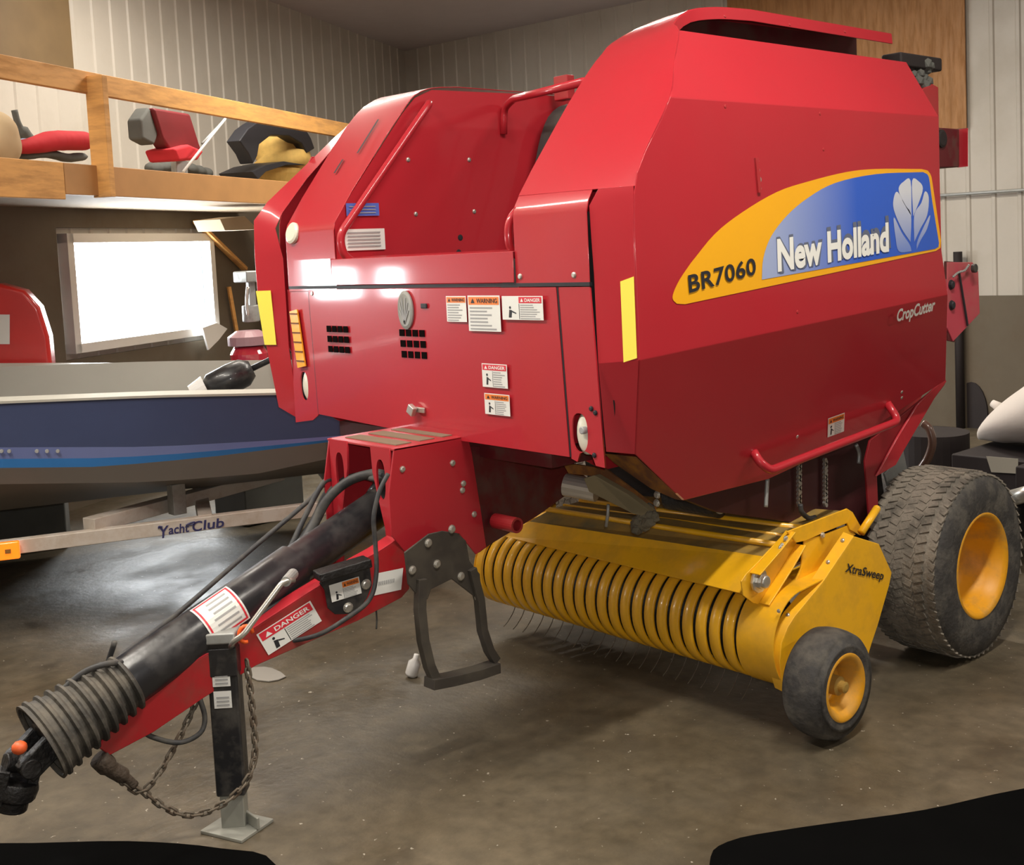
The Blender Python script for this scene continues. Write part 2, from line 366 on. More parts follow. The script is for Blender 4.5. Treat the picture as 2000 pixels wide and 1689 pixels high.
for s0, s1, z0, z1 in ((0, ws0, 0, ZC), (ws0, ws1, 0, wz0), (ws0, ws1, wz1, ZC), (ws1, w2[0], 0, ZC), (w2[0], w2[1], 0, 1.50), (w2[0], w2[1], 1.86, ZC), (w2[1], w3[0], 0, ZC), (w3[0], w3[1], 0, 1.50), (w3[0], w3[1], 1.86, ZC), (w3[1], 18.5, 0, ZC)):
    siding(bm, P0, ll, LN, s0, s1, z0, z1)
struct('wall_left', bm, WALLM)
bm = B(); siding(bm, P0, BD, BN, 0, 18, 0, ZC); struct('wall_back', bm, WALLM)
bm = B(); ngon(bm, [pB, (pB.x, -6.5, 0), (pB.x, -6.5, ZC), pB+V((0, 0, ZC))]); struct('wall_right', bm, WALLM)
bm = B(); ngon(bm, [(pF.x, -6.5, 0), (pB.x, -6.5, 0), (pB.x, -6.5, ZC), (pF.x, -6.5, ZC)]); struct('wall_front', bm, WALLM)
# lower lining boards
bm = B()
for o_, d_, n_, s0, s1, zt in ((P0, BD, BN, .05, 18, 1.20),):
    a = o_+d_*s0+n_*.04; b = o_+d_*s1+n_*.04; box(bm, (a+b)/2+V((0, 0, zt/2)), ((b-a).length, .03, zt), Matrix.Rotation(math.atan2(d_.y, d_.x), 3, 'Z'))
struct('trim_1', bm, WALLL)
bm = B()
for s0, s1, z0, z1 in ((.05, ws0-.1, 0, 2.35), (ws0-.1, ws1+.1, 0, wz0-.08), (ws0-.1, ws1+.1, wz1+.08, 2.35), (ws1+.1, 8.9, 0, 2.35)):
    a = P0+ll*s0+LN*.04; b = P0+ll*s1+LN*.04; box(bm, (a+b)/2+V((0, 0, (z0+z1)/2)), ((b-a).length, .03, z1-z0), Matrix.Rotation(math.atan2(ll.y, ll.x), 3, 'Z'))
struct('trim_2', bm, WALLL)  # left wall: the shade under the loft put into a dark lining
# windows
def window(i, s0, s1, z0, z1, fw=.07):
    c = P0+ll*(s0+s1)/2; R = Matrix.Rotation(math.atan2(ll.y, ll.x), 3, 'Z')
    bm = B(); hw = (s1-s0)/2; hz = (z1-z0)/2; cz = V((0, 0, (z0+z1)/2))
    for dx, dz, sx, sz in ((-hw, 0, fw, 2*hz+fw), (hw, 0, fw, 2*hz+fw), (0, -hz, 2*hw+fw, fw), (0, hz, 2*hw+fw, fw)):
        box(bm, c+cz+ll*dx+LN*.05+V((0, 0, dz)), (sx, .09, sz), R)
    f = obj('window_frame', bm, TRIM); f.name = 'window_%d' % i; f['kind'] = 'structure'
    bm = B(); a = P0+ll*s0-LN*.03; b = P0+ll*s1-LN*.03; z = V((0, 0, 1)); ngon(bm, [a+z*z0, b+z*z0, b+z*z1, a+z*z1]); obj('window_pane', bm, SKYW if i == 1 else SKYW2, f)
window(1, ws0, ws1, wz0, wz1); window(2, *w2, 1.50, 1.86); window(3, *w3, 1.50, 1.86)
# ceiling fittings
for x, y, r, e in FIX:
    R = Matrix.Rotation(r, 3, 'Z'); bm = B(); box(bm, (x, y, ZC-.05), (2.44, .3, .098), R)
    f = obj('ceiling_light', bm, TRIM, bevel=.01); tag(f, 'long white shop light on the ceiling ' + ['over the boat bow', 'in front of the baler', 'beside the decorated side of the baler', 'far back above the left wall corner', 'above the storage loft', 'near the right end of the back wall'][[q[0] for q in FIX].index(x)], 'ceiling light', 'shop lights on the ceiling')
    bm = B(); box(bm, (x, y, ZC-.115), (2.3, .16, .03), R); obj('diffuser', bm, LENS, f)
# plywood sheet, conduit on the back wall
def bw(px, py, off=.0): return atp(P0+BN*off, BN, px, py)
z = V((0, 0, 1))
a = bw(1889, 250, .03); l = 2.44
q = [a, a-BD*l, a-BD*l+z*1.75, a+z*1.75]
o = plate('plywood_sheet', q, -BN*-.018, PLY, bevel=.001); tag(o, 'orange brown plywood sheet fixed high on the ribbed back wall', 'plywood sheet')
c1 = bw(1845, 381, .05); c2 = bw(2000, 370, .05); c2.z = c1.z
bm = B(); tube(bm, [c1-BD*3, c1+BD*6], .014, 8); o = obj('conduit_pipe', bm, GALV, smooth=True); tag(o, 'thin grey conduit running level along the ribbed back wall', 'pipe')
c = bw(1873, 640, .10); bm = B(); tube(bm, [(c.x, c.y, .0), (c.x, c.y, 1.6)], .04, 10); o = obj('wall_pipe', bm, DARK, smooth=True); tag(o, 'dark upright pipe against the brown lower back wall', 'pipe')
bm = B(); c = bw(1898, 810, .06); lathe(bm, [(0, .15), (.04, .15), (.05, .13)], (0, 0, 0), (0, 1, 0), 24, True)
for v in bm.verts: v.co = V((v.co.x, v.co.y, v.co.z*2.0))
for v in bm.verts: v.co += c
o = obj('oval_pan', bm, DARK, smooth=False); tag(o, 'dark oval pan hanging on the brown lower back wall', 'pan')
# brown board high on the left wall
s0, z0_ = s_on_left(128, 118); a = P0+ll*s0+LN*.05
q = [a+z*3.30, a+ll*3.0+z*3.30, a+ll*3.0+z*4.36, a+z*4.36]
o = plate('brown_wall_board', q, LN*.02, mat('brown_board', (.15, .095, .04), .6, var=.2), bevel=.001); tag(o, 'dark brown board high on the wall above the loft rail', 'board')

# ================================================================== the baler
XC = -3.46
BAL = empty('round_baler', (XC, 3.6, 0), 'red round hay baler with yellow pickup, parked on the concrete floor', 'baler')
def X(v, px, py): return at('X', v, px, py)
def Yp(v, px, py): return at('Y', v, px, py)
def ps(v, *pp): return [X(v, *p) for p in pp]
XS = -2.42; XI = -2.92; XL = -4.5; XLI = -4.0; YF = 2.54

# --- near side shield (faces +X): slanted top face, main face, lower face turned inward
front = [(1308, 190), (1291, 231), (1260, 294), (1244, 336), (1238, 378), (1238, 451), (1241, 525), (1248, 703)]
Fm = [X(XS, *p) for p in front]
ZU = (Fm[0].z + X(XS, 1832, 228).z)/2
R0 = X(XS, 1832, 228); R1 = X(XS, 1838, 490); R2 = X(XS, 1850, 575); R3 = X(XS, 1849, 577)
T0 = V((-2.57, 2.985, 2.485)); T1 = V((-2.57, 4.41, 2.487))
nl = V((math.cos(.36), 0, -math.sin(.36)))          # lower face leans in below the fold
def low(px, py): return atp((XS, 3.4, 1.46), nl, px, py)
L0 = low(1240, 887); L1 = low(1333, 977); L2 = low(1500, 935); L3 = low(1677, 853); L4 = low(1846, 742)
bm = B()
vt = {}
def vv(k, p): vt[k] = bm.verts.new(V(p)); return vt[k]
fm = [vv('f%d' % i, p) for i, p in enumerate(Fm)]; fl = fm[-1]
r0, r1, r2 = vv('r0', R0), vv('r1', R1), vv('r2', R2)
t0, t1 = vv('t0', T0), vv('t1', T1)
l0, l1, l2, l3, l4 = [vv('l%d' % i, p) for i, p in enumerate((L0, L1, L2, L3, L4))]
bm.faces.new([fm[0], r0, t1, t0]); bm.faces.new(fm[::-1] + [r0, r1, r2][::1]) if False else bm.faces.new(fm + [r2, r1, r0])
bm.faces.new([fl, l0, l1, l2, l3, l4, r2])
side = obj('side_shield', bm, RED, BAL, solid=.006, soff=0, bevel=.012, label='large red side shield with blue and orange decal', angle=.15)
# far side shield, mirrored
bm = B()
mir = lambda p: V((2*XC-p.x-.0, p.y, p.z))
ngon(bm, [mir(p) for p in Fm] + [mir(R2), mir(R1), mir(R0)]); ngon(bm, [mir(Fm[-1]), mir(L0), mir(L1), mir(L2), mir(L3), mir(L4), mir(R2)])
obj('side_shield', bm, RED, BAL, solid=.006, soff=0, bevel=.01)
# --- near front corner: wrap below the fold, slanted hood above, rolled into the roof
def row(*p): return [V(q) for q in p]
wrap = []
for (gx, gy), (ox, oy) in zip([(1143, 402), (1146, 440), (1152, 525), (1160, 703), (1176, 882)], [(1238, 385), (1238, 451), (1241, 525), (1248, 703), (1240, 887)]):
    o_ = X(XS, ox, oy) if oy < 800 else L0
    g = Yp(YF+.01, gx+8, gy); g.z = g.z if (oy < 400 or oy > 800) else o_.z-.012
    wrap.append([g, o_])
wrap = [[V((-2.545, 2.566, 1.968)), V((XS-.004, 2.592, 1.968))]] + wrap
obj_wrap = sheet('front_corner_shield', wrap, RED, BAL, bevel=.004)
hood = [
 row((XI, 2.54, 1.66), (-2.565, 2.54, 1.66)), row((XI, 2.54, 1.88), (-2.565, 2.54, 1.88))]
sheet('front_column', [row((XI, 2.54, 1.672), (-2.575, 2.54, 1.672)), row((XI, 2.54, 1.90), (-2.575, 2.54, 1.90)), row((XI, 2.55, 1.935), (-2.575, 2.55, 1.935)), row((XI, 2.57, 1.967), (-2.575, 2.57, 1.967))], RED, BAL, bevel=.004)
rows_ = [row((XI, 2.57, 1.967), (-2.56, 2.568, 1.965), (XS, 2.595, 1.965)),
 row((XI, 2.635, 2.055), (-2.56, 2.63, 2.055), (XS, 2.64, 2.065)),
 row((XI, 2.813, 2.276), (-2.58, 2.80, 2.27), (XS, 2.766, 2.237)),
 row((XI, 2.93, 2.405), (-2.66, 2.91, 2.395), (-2.490, 2.872, 2.355)),
 row((XI, 2.99, 2.46), (-2.72, 2.985, 2.46), (-2.560, 2.985, 2.482)),
 row((XI, 3.04, 2.50), (-2.76, 3.05, 2.508), (-2.64, 3.05, 2.525)),
 row((XI, 3.19, 2.57), (-2.80, 3.19, 2.58), (-2.69, 3.19, 2.59)),
 row((XI, 3.42, 2.645), (-2.82, 3.40, 2.635), (-2.70, 3.36, 2.62)),
 row((XI, 3.60, 2.67), (-2.82, 3.58, 2.66), (-2.70, 3.55, 2.632)),
 row((XI, 4.52, 2.68), (-2.82, 4.52, 2.67), (-2.70, 4.52, 2.632))]
rows_ = rows_[:1] + dense(rows_[1:9], 3) + rows_[9:]
hood_o = sheet('front_hood', rows_, RED, BAL, bevel=0, thick=.005, smooth=True)
for p in hood_o.data.polygons: p.use_smooth = True
fl_ = [r[-1] for r in rows_ if r[-1].y > 3.02]
sheet('roof_flange', [[p, p+V((.004, 0, -.042))] for p in fl_], RED, BAL, thick=.006, bevel=.002)
# recessed side plate; the shade under the roof flange is put into its colour
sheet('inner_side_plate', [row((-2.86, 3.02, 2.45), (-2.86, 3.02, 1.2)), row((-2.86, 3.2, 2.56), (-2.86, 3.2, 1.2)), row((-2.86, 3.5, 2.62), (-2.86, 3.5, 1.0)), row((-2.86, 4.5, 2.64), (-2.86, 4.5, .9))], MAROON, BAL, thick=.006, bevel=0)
# inner faces of both housings
def inner_wall(x, top):
    pts = [(2.545, 1.2), (2.545, 1.93), (2.635, 2.05), (2.813, 2.265)] + top + [(4.45, 1.0), (2.9, 1.0)]
    return plate('inner_wall', [(x, a, b) for a, b in pts], (.006, 0, 0), RED, BAL, bevel=0)
inner_wall(XI, [(2.93, 2.395), (3.04, 2.49), (3.19, 2.56), (3.6, 2.66), (4.45, 2.67)])
iw = inner_wall(XLI-.006, [(2.90, 2.37), (2.97, 2.44), (3.06, 2.478), (3.66, 2.492), (4.45, 2.49)])
bolts('bolt', [X(XLI, *p) for p in ((797, 312), (916, 312), (812, 418), (926, 413))], (1, 0, 0), .008, iw)
bolts('hole_plug', [X(XLI, *p) for p in ((899, 464), (896, 493))], (1, 0, 0), .011, iw, BLKI, .003)
# --- far housing hood
rl = [row((XLI, 2.54, 1.66), (-4.37, 2.54, 1.66)), row((XLI, 2.54, 1.90), (-4.37, 2.54, 1.90)), row((XLI, 2.55, 1.935), (-4.37, 2.55, 1.935)), row((XLI, 2.635, 2.055), (-4.37, 2.63, 2.05)), row((XLI, 2.813, 2.276), (-4.37, 2.80, 2.27)),
      row((XLI, 2.90, 2.378), (-4.37, 2.885, 2.37)), row((XLI, 2.97, 2.45), (-4.37, 2.96, 2.44)), row((XLI, 3.06, 2.485), (-4.37, 3.06, 2.49)), row((XLI, 3.2, 2.498), (-4.37, 3.2, 2.51)), row((XLI, 4.45, 2.50), (-4.37, 4.45, 2.52))]
farhood = sheet('far_hood', rl[:4]+dense(rl[4:9], 3)+rl[9:], RED, BAL, bevel=.006)
# far outer wrap with the dark gap
wl = [row((-4.385, 2.56, 1.115), (-4.50, 2.529, 1.164)), row((-4.385, 2.53, 1.42), (-4.50, 2.488, 1.438)), row((-4.385, 2.53, 1.66), (-4.50, 2.464, 1.668)), row((-4.385, 2.53, 1.80), (-4.50, 2.462, 1.82))]
for a_, b_ in (((538, 446), (496, 431)), ((552, 415), (523, 394)), ((600, 348), (590, 330)), ((650, 292), (645, 277)), ((692, 243), (689, 236))): wl.append([at('X', -4.40, *a_), at('X', -4.50, *b_)])
farwrap = sheet('front_corner_shield', wl, RED, BAL, bevel=.006)
sheet('gap_backing', [row((-4.33, 2.56, 1.15), (-4.47, 2.60, 1.15)), row((-4.33, 2.57, 1.9), (-4.47, 2.60, 1.9)), row((-4.33, 2.90, 2.28), (-4.42, 2.92, 2.28))], DARK, BAL, bevel=0)
sheet('gap_backing', [row((-2.64, 2.57, 1.16), (-2.555, 2.60, 1.16)), row((-2.64, 2.57, 1.9), (-2.53, 2.61, 1.9))], DARK, BAL, bevel=0)
# louvre slots pressed in the far hood
for (a0, a1, b0, b1) in (((741, 237), (700, 303), .012, 0), ((672, 315), (655, 342), .010, 0)):
    A = atp((-4.2, 2.70, 2.14), (0, -.77, .64), *a0); Bq = atp((-4.2, 2.70, 2.14), (0, -.77, .64), *a1); n = V((0, -.77, .64)); w = V((a0[0] and 1, 0, 0))*.013
    bm = B(); ngon(bm, [A+n*.012, A+w+n*.012, Bq+w+n*.012, Bq+n*.012]); obj('louvre_slot', bm, BLKI, farhood)
bm = B(); c = Yp(2.537, 571, 456); c.y = 2.545; lathe(bm, [(0, .045), (.012, .045), (.018, .036)], c, (0, -.85, .2), 24, True)
obj('round_cap', bm, CREAM, farhood)
# --- rails along the inner edges
def rail(pts, r=.015, m=RED, name='guard_rail', rr=.05):
    bm = B(); tube(bm, round_path(pts, rr), r, 12); return obj(name, bm, m, BAL, smooth=True)
rail([(-3.93, 2.60, 1.76), (-3.93, 2.53, 1.80), (-3.93, 2.52, 1.88), (-3.93, 2.99, 2.41), (-3.985, 3.03, 2.42)], .016)
rail([(-2.96, 2.60, 1.76), (-2.96, 2.55, 1.80), (-2.96, 2.55, 1.89), (-2.93, 2.68, 2.00), (-2.94, 3.05, 2.40)], .014)
a = X(-3.99, 984, 212); b = X(-2.93, 1140, 160)
rail([X(-3.99, 984, 262), a, X(-3.9, 1003, 193), b], .016, rr=.04)
bm = B(); c = Yp(3.75, 1102, 172); box(bm, c, (.09, .05, .11)); obj('top_bracket', bm, RED2, BAL, bevel=.006)
# --- belts, rolls across the chamber
for k in range(6):
    x0 = XLI+.06+k*.17; bl = [row((x0, 3.15, 1.25), (x0+.15, 3.15, 1.25)), row((x0, 3.40, 1.75), (x0+.15, 3.40, 1.75)), row((x0, 3.55, 2.1), (x0+.15, 3.55, 2.1)), row((x0, 3.62, 2.3), (x0+.15, 3.62, 2.3)), row((x0, 3.70, 2.41), (x0+.15, 3.70, 2.41)), row((x0, 3.85, 2.45), (x0+.15, 3.85, 2.45)), row((x0, 4.2, 2.42), (x0+.15, 4.2, 2.42))]
    sheet('bale_belt', dense(bl, 3), BELT, BAL, thick=.008, bevel=0)
bm = B(); lathe(bm, [(0, .05), (0, .09), (1.02, .09), (1.02, .05)], (XLI+.02, 3.84, 2.35), (1, 0, 0), 24, True); obj('belt_roller', bm, GREASE, BAL, smooth=False)
bm = B(); lathe(bm, [(0, .05), (0, .12), (1.02, .12), (1.02, .05)], (XLI+.02, 3.15, 1.35), (1, 0, 0), 24, True); obj('belt_roller', bm, GREASE, BAL, smooth=False)
# --- sill band and front door
xl, xr = -4.37, -2.575
def fr(px, py, y=YF): return Yp(y, px, py)
sb = [row((-4.02, 2.72, 1.792), (XI, 2.72, 1.792)), row((-4.02, 2.532, 1.786), (XI, 2.532, 1.786)), row((-4.02, 2.530, 1.685), (XI, 2.530, 1.685))]
sheet('sill_band', sb, RED, BAL, thick=.004, bevel=.010)
sheet('sill_band', [row((-4.30, 2.530, 1.79), (-4.02, 2.530, 1.79)), row((-4.30, 2.530, 1.685), (-4.02, 2.530, 1.685))], RED, BAL, thick=.004, bevel=0)
D0 = fr(587, 568); D1 = fr(1070, 563); D2 = fr(1098, 903); D3 = fr(752, 832); D4 = fr(640, 817); D5 = fr(603, 806)
zt = 1.668; bz = 1.125
d0 = V((-4.215, YF, zt)); d1 = V((-2.727, YF, zt)); d2 = V((-2.70, YF, bz)); 
door = sheet('front_door', [row(d0, (-3.46, YF-.004, zt), d1), row((-4.205, YF, 1.42), (-3.46, YF-.008, 1.42), (-2.715, YF, 1.42)), row((-4.195, YF, bz+.03), (-3.46, YF-.004, bz+.005), d2)], RED, BAL, bevel=0, thick=.006, smooth=True)
# columns beside the door
def holed_plate(name, pts, holes, y, th, material, parent):
    """flat plate in an XZ plane with oval holes (cx, cz, rx, rz)"""
    cu = bpy.data.curves.new(name, 'CURVE'); cu.dimensions = '2D'; cu.fill_mode = 'BOTH'; cu.extrude = th/2
    def sp(pp):
        s = cu.splines.new('POLY'); s.points.add(len(pp)-1)
        for i, p in enumerate(pp): s.points[i].co = (p[0], p[1], 0, 1)
        s.use_cyclic_u = True
    sp(pts)
    for (cx, cz, rx, rz) in holes: sp([(cx+rx*math.copysign(abs(math.cos(t))**.8, math.cos(t)), cz+rz*math.copysign(abs(math.sin(t))**.8, math.sin(t))) for t in [2*PI*k/28 for k in range(28)]])
    t = bpy.data.objects.new(name, cu); col.objects.link(t); bpy.context.view_layer.update()
    me = bpy.data.meshes.new_from_object(t.evaluated_get(bpy.context.evaluated_depsgraph_get())); bpy.data.objects.remove(t)
    for v in me.vertices: v.co = V((v.co.x, y - v.co.z, v.co.y))
    me.materials.clear(); return obj(name, me, material, parent)
lc = fr(1132, 845); rc2 = fr(597, 787)
colr = holed_plate('door_side_column', [(-2.72, zt), (-2.578, zt), (-2.545, 1.105), (-2.585, 1.108), (-2.60, 1.14), (-2.63, 1.15), (-2.655, 1.14), (-2.668, 1.112), (-2.695, 1.12)], [(lc.x, lc.z, .036, .062)], YF+.004, .006, RED, BAL)
coll = holed_plate('door_side_column', [(-4.388, zt), (-4.223, zt), (-4.203, 1.15), (-4.25, 1.125), (-4.388, 1.105)], [(-4.30, 1.265, .03, .06)], YF+.004, .006, RED, BAL)
for c, col_ in (((lc.x+.008, YF+.03, lc.z-.004), colr), ((-4.295, YF+.03, 1.265), coll)):
    bm = B(); lathe(bm, [(0, .05), (.012, .048), (.022, .035), (.026, .015)], (0, 0, 0), (0, -1, 0), 24, True)
    for v in bm.verts: v.co = V((v.co.x*.8, v.co.y, v.co.z*1.4))+V(c)
    lamp = obj('side_lamp', bm, CREAM, col_, smooth=True, label='cream oval lamp')
bm = B(); lathe(bm, [(0, .012), (.03, .012), (.032, .009)], (lc.x+.02, YF+.02, lc.z+.01), (0, -1, 0), 16, True); obj('lamp_socket', bm, GREYI, colr)
bolts('bolt', [fr(*p) for p in ((1017, 540), (1122, 537), (611, 573), (950, 541))], (0, -1, 0), .009, BAL)
bolts('bolt', [fr(*p) for p in ((1155, 798), (1163, 806), (1161, 889))], (0, -1, 0), .007, colr, BLKI)
# vent grids: black blocks on the door, the openings' shade put into the colour
for (x0, y0, x1, y1, x2, y2) in ((637, 634, 681, 640, 643, 693), (779, 641, 831, 640, 788, 704)):
    a = fr(x0, y0, YF-.014); b = fr(x1, y1, YF-.014); c = fr(x2, y2, YF-.014)
    w = (b.x-a.x); hh = a.z-c.z+.0; bm = B()
    for i in range(4):
        for j in range(3):
            p = V((a.x + w*i/4 + (c.x-a.x)*j/3*.6, YF-.0135, a.z - hh*(j+.72)/3)); s = w/4*.72; t = hh/3*.62
            prism(bm, [p, p+V((s, 0, 0)), p+V((s, 0, t)), p+V((0, 0, t))], (0, .003, 0))
    obj('vent_shade_blocks', bm, VENTSHADE, door)
bm = B(); c = fr(798, 605); lathe(bm, [(0, .05), (.006, .05), (.010, .042)], (0, 0, 0), (0, -1, 0), 28, True)
for v in bm.verts: v.co = V((v.co.x*.92, v.co.y, v.co.z*1.42))+V((c.x, YF-.010, c.z))
em = obj('oval_emblem', bm, GALV, door)
bm = B(); q = V((c.x, YF-.0215, c.z))
for sx in (-1, 1):
    for (xa0, za0, xb0, zb0) in ((0, -.05, .012, .045), (0, -.05, .024, .028), (0, -.05, .028, .0)): beam(bm, q+V((sx*xa0, 0, za0)), q+V((sx*xb0, 0, zb0)), .004, .002, (0, 1, 0))
obj('emblem_leaf', bm, GREYI, em)
bm = B(); c = fr(833, 597); box(bm, (c.x, YF-.012, c.z), (.035, .006, .018)); obj('key_slot', bm, BLKI, door, bevel=.003)
c = fr(821, 799); bm = B(); box(bm, (c.x, YF-.014, c.z), (.09, .01, .02)); box(bm, (c.x-.01, YF-.032, c.z), (.035, .02, .035), Matrix.Rotation(.5, 3, 'Y')); obj('door_latch', bm, STEEL, door, bevel=.003)
# rivets round the far column, amber strip, reflector strips
c0 = fr(566, 606, 2.53); c1_ = fr(582, 716, 2.53)
w = .062; bm = B(); beam(bm, (c0.x+w/2, 2.530, c0.z), (c1_.x+w/2, 2.530, c1_.z), w, .006, (0, 1, 0))
am = obj('amber_reflector', bm, AMB, coll, label='amber reflector strip with dark cross bars')
for k in range(6):
    t = (k+.35)/6; p = c0.lerp(c1_, t); bm = B(); box(bm, (p.x+w/2, 2.5255, p.z), (w*1.0, .003, .005)); obj('cross_bar', bm, RUST, am)
def retro(pts, parent):
    bm = B(); prism(bm, pts, (0, .0015, 0))
    return obj('reflector_strip', bm, RETRO, parent, label='bright yellow reflective strip')
def wq(t, u, z_): # point on the near wrap: u 0 gap .. 1 outer, height z_
    for (g, o_), (g2, o2) in zip(wrap, wrap[1:]):
        if (o_.z >= z_ >= o2.z):
            k = (o_.z-z_)/(o_.z-o2.z); A = g.lerp(g2, k); Bq = o_.lerp(o2, k); p = A.lerp(Bq, u); return p+V((-.006, -.007, 0))
zt_ = X(XS, 1240, 540).z; zb_ = X(XS, 1247, 702).z+.004
retro([wq(0, .70, zt_-.01), wq(0, 1.02, zt_), wq(0, 1.02, zb_), wq(0, .70, zb_-.01)], obj_wrap)
p = [fr(503, 568, 2.55), fr(522, 566, 2.55), fr(535, 671, 2.55), fr(516, 672, 2.55)]
q = [X(-4.499, 503, 568), X(-4.499, 520, 673)]; retro([q[0]+V((0, -.008, 0)), q[0]+V((.062, .026, 0)), q[1]+V((.060, .013, 0)), q[1]+V((0, -.008, 0))], farwrap)
# seams
for (q0, q1) in (((-4.219, zt), (-4.199, 1.155)), ((-2.7235, zt), (-2.6975, 1.125))):
    bm = B(); beam(bm, (q0[0], YF+.0045, q0[1]), (q1[0], YF+.0045, q1[1]), .007, .010, (0, 1, 0)); obj('door_seam', bm, BLKI, BAL)
bm = B(); beam(bm, (-4.37, YF+.004, 1.6765), (-2.575, YF+.004, 1.6765), .012, .012); obj('door_seam', bm, BLKI, BAL)
# safety decals on the door
def fdecal(x0, y0, x1, y1, x2, y2, **k):   # top-left, top-right, bottom-left px on the door
    y = YF-.0125; a = fr(x0, y0, y); b = fr(x1, y1, y); c = fr(x2, y2, y)
    hgt = a.z-c.z; O = V((a.x, y, a.z-hgt)); return warning(O, V((b.x-a.x, 0, 0)), V((0, 0, hgt)), door, **k)
fdecal(871, 578, 910, 578, 876, 628, hm=.26)
fdecal(913, 577, 976, 579, 920, 646, hm=.26)
fdecal(980, 578, 1060, 578, 986, 624, head='DANGER', hc=REDI, picto='side', hm=.3)
fdecal(941, 709, 990, 710, 945, 755, head='DANGER', hc=REDI, picto=True, hm=.28)
fdecal(946, 767, 995, 769, 950, 808, head='WARNING', picto=True, hm=.3)
# labels inside the far wall
O = X(XLI+.004, 672, 490); U = X(XLI+.004, 752, 488)-O; Vv = X(XLI+.004, 668, 448)-O
bm = quad('q', O, V((0, U.y, 0)), V((0, 0, Vv.z)), WHT, iw, .004); lb = obj('specification_label', bm, WHT, iw)
bm = B()
for k in range(5): p = O+V((.008, U.y*.08, Vv.z*(.15+k*.16))); ngon(bm, [p, p+V((0, U.y*.8, 0)), p+V((0, U.y*.8, Vv.z*.07)), p+V((0, 0, Vv.z*.07))])
obj('print', bm, GREYI, lb)
O = X(XLI+.004, 676, 422); U = X(XLI+.004, 740, 422)-O; Vv = X(XLI+.004, 676, 397)-O
bm = quad('q', O, V((0, U.y, 0)), V((0, 0, Vv.z)), TARPB, iw, .004); lb = obj('blue_label', bm, mat('blue_label', (.10, .16, .55), .4), iw)
bm = B()
for k in range(3): p = O+V((.008, U.y*.08, Vv.z*(.2+k*.25))); ngon(bm, [p, p+V((0, U.y*.8, 0)), p+V((0, U.y*.8, Vv.z*.07)), p+V((0, 0, Vv.z*.07))])
obj('print', bm, GREYI, lb)

# --- the big decal on the near shield
xd = XS+.0045
def dec(pts, dx, material, name, parent, th=.0006):
    bm = B(); ngon(bm, [X(xd+dx, *p) for p in pts]); return obj(name, bm, material, parent)
def sm(pts, n=4, closed=False): return [(p.x, p.y) for p in smooth_path([(a, b, 0) for a, b in pts], n)]
og = sm([(1349, 514), (1396, 457), (1449, 415), (1517, 375), (1580, 354), (1653, 336), (1711, 330), (1800, 330)]) + sm([(1812, 333), (1818, 342), (1822, 362), (1838, 470)])[0:] + sm([(1837, 484), (1828, 490)]) + [(1338, 594)] + sm([(1322, 593), (1314, 584), (1316, 570), (1328, 545), (1349, 514)])[:-1]
DEC = dec(og, 0, ORD, 'brand_decal', side)
bl = sm([(1488, 546), (1491, 504), (1506, 462), (1538, 420), (1580, 385), (1632, 357), (1711, 340), (1803, 336)]) + sm([(1811, 340), (1815, 350), (1821, 394), (1834, 474)]) + sm([(1833, 482), (1826, 486)])
dec(bl, .0012, BLUED, 'blue_field', DEC)
def leaf(pts): return sm(pts+[pts[0]], 4)[:-1]
def cz(p): return (950+p[0]/1.905, p[1]/1.905)
for pts in ([(1582, 805), (1545, 740), (1534, 700), (1552, 676), (1578, 672)], [(1588, 805), (1584, 672), (1610, 676), (1624, 700), (1612, 745)], [(1578, 900), (1545, 850), (1516, 780), (1516, 735), (1530, 714), (1560, 765), (1580, 800)],
            [(1592, 900), (1592, 800), (1618, 755), (1632, 712), (1646, 735), (1640, 800), (1615, 850)], [(1582, 935), (1535, 935), (1522, 880), (1516, 808), (1545, 865), (1575, 910)], [(1600, 930), (1606, 890), (1650, 800), (1640, 850), (1615, 895)]):
    dec(leaf([cz(p) for p in pts]), .0022, LEAFM, 'leaf_petal', DEC)
def stext(s, bl_, br_, tl_, material, parent, name='lettering', x=xd+.002, **k):
    O = X(x, *bl_); U = X(x, *br_)-O; Vv = X(x, *tl_)-O; return text_mesh(s, O, U, Vv, material, parent, name, **k)
stext('BR7060', (1346, 573), (1477, 536), (1343, 537), BLKI, DEC, bold=.022, spacing=1.05)
stext('New Holland', (1523, 535), (1740, 485), (1516, 463), mat('shadow_print', (.13, .15, .22), .5), DEC, bold=.045, x=xd+.0022)
stext('New Holland', (1519, 532), (1736, 492), (1517, 467), WHI, DEC, bold=.038, x=xd+.0034)
O = low(1748, 635); U = low(1822, 612)-O; Vv = low(1750, 603)-O
text_mesh('CropCutter', O+nl*.006, U, Vv, WHI, side, bold=.03, shear=.15)
# hinge row, rivets and warning sticker on the shield
bolts('hinge_rivet', [X(XS, *p) for p in ((1476, 315), (1478, 333), (1481, 351), (1481, 369))], (1, 0, 0), .010, side, STEEL)
bm = B(); a = X(XS+.006, 1477, 308); b = X(XS+.006, 1483, 376); beam(bm, a, b, .016, .008, (1, 0, 0)); obj('latch_strip', bm, RED2, side)
bolts('bolt', [X(XS, *p) for p in ((1607, 292), (1556, 609), (1415, 208), (1600, 222))], (1, 0, 0), .006, side, RED2)
O = low(1614, 853)+nl*.005; U = low(1646, 841)-low(1614, 853); Vv = low(1615, 816)-low(1614, 853); warning(O, U, Vv, side, picto=True, hm=.32)
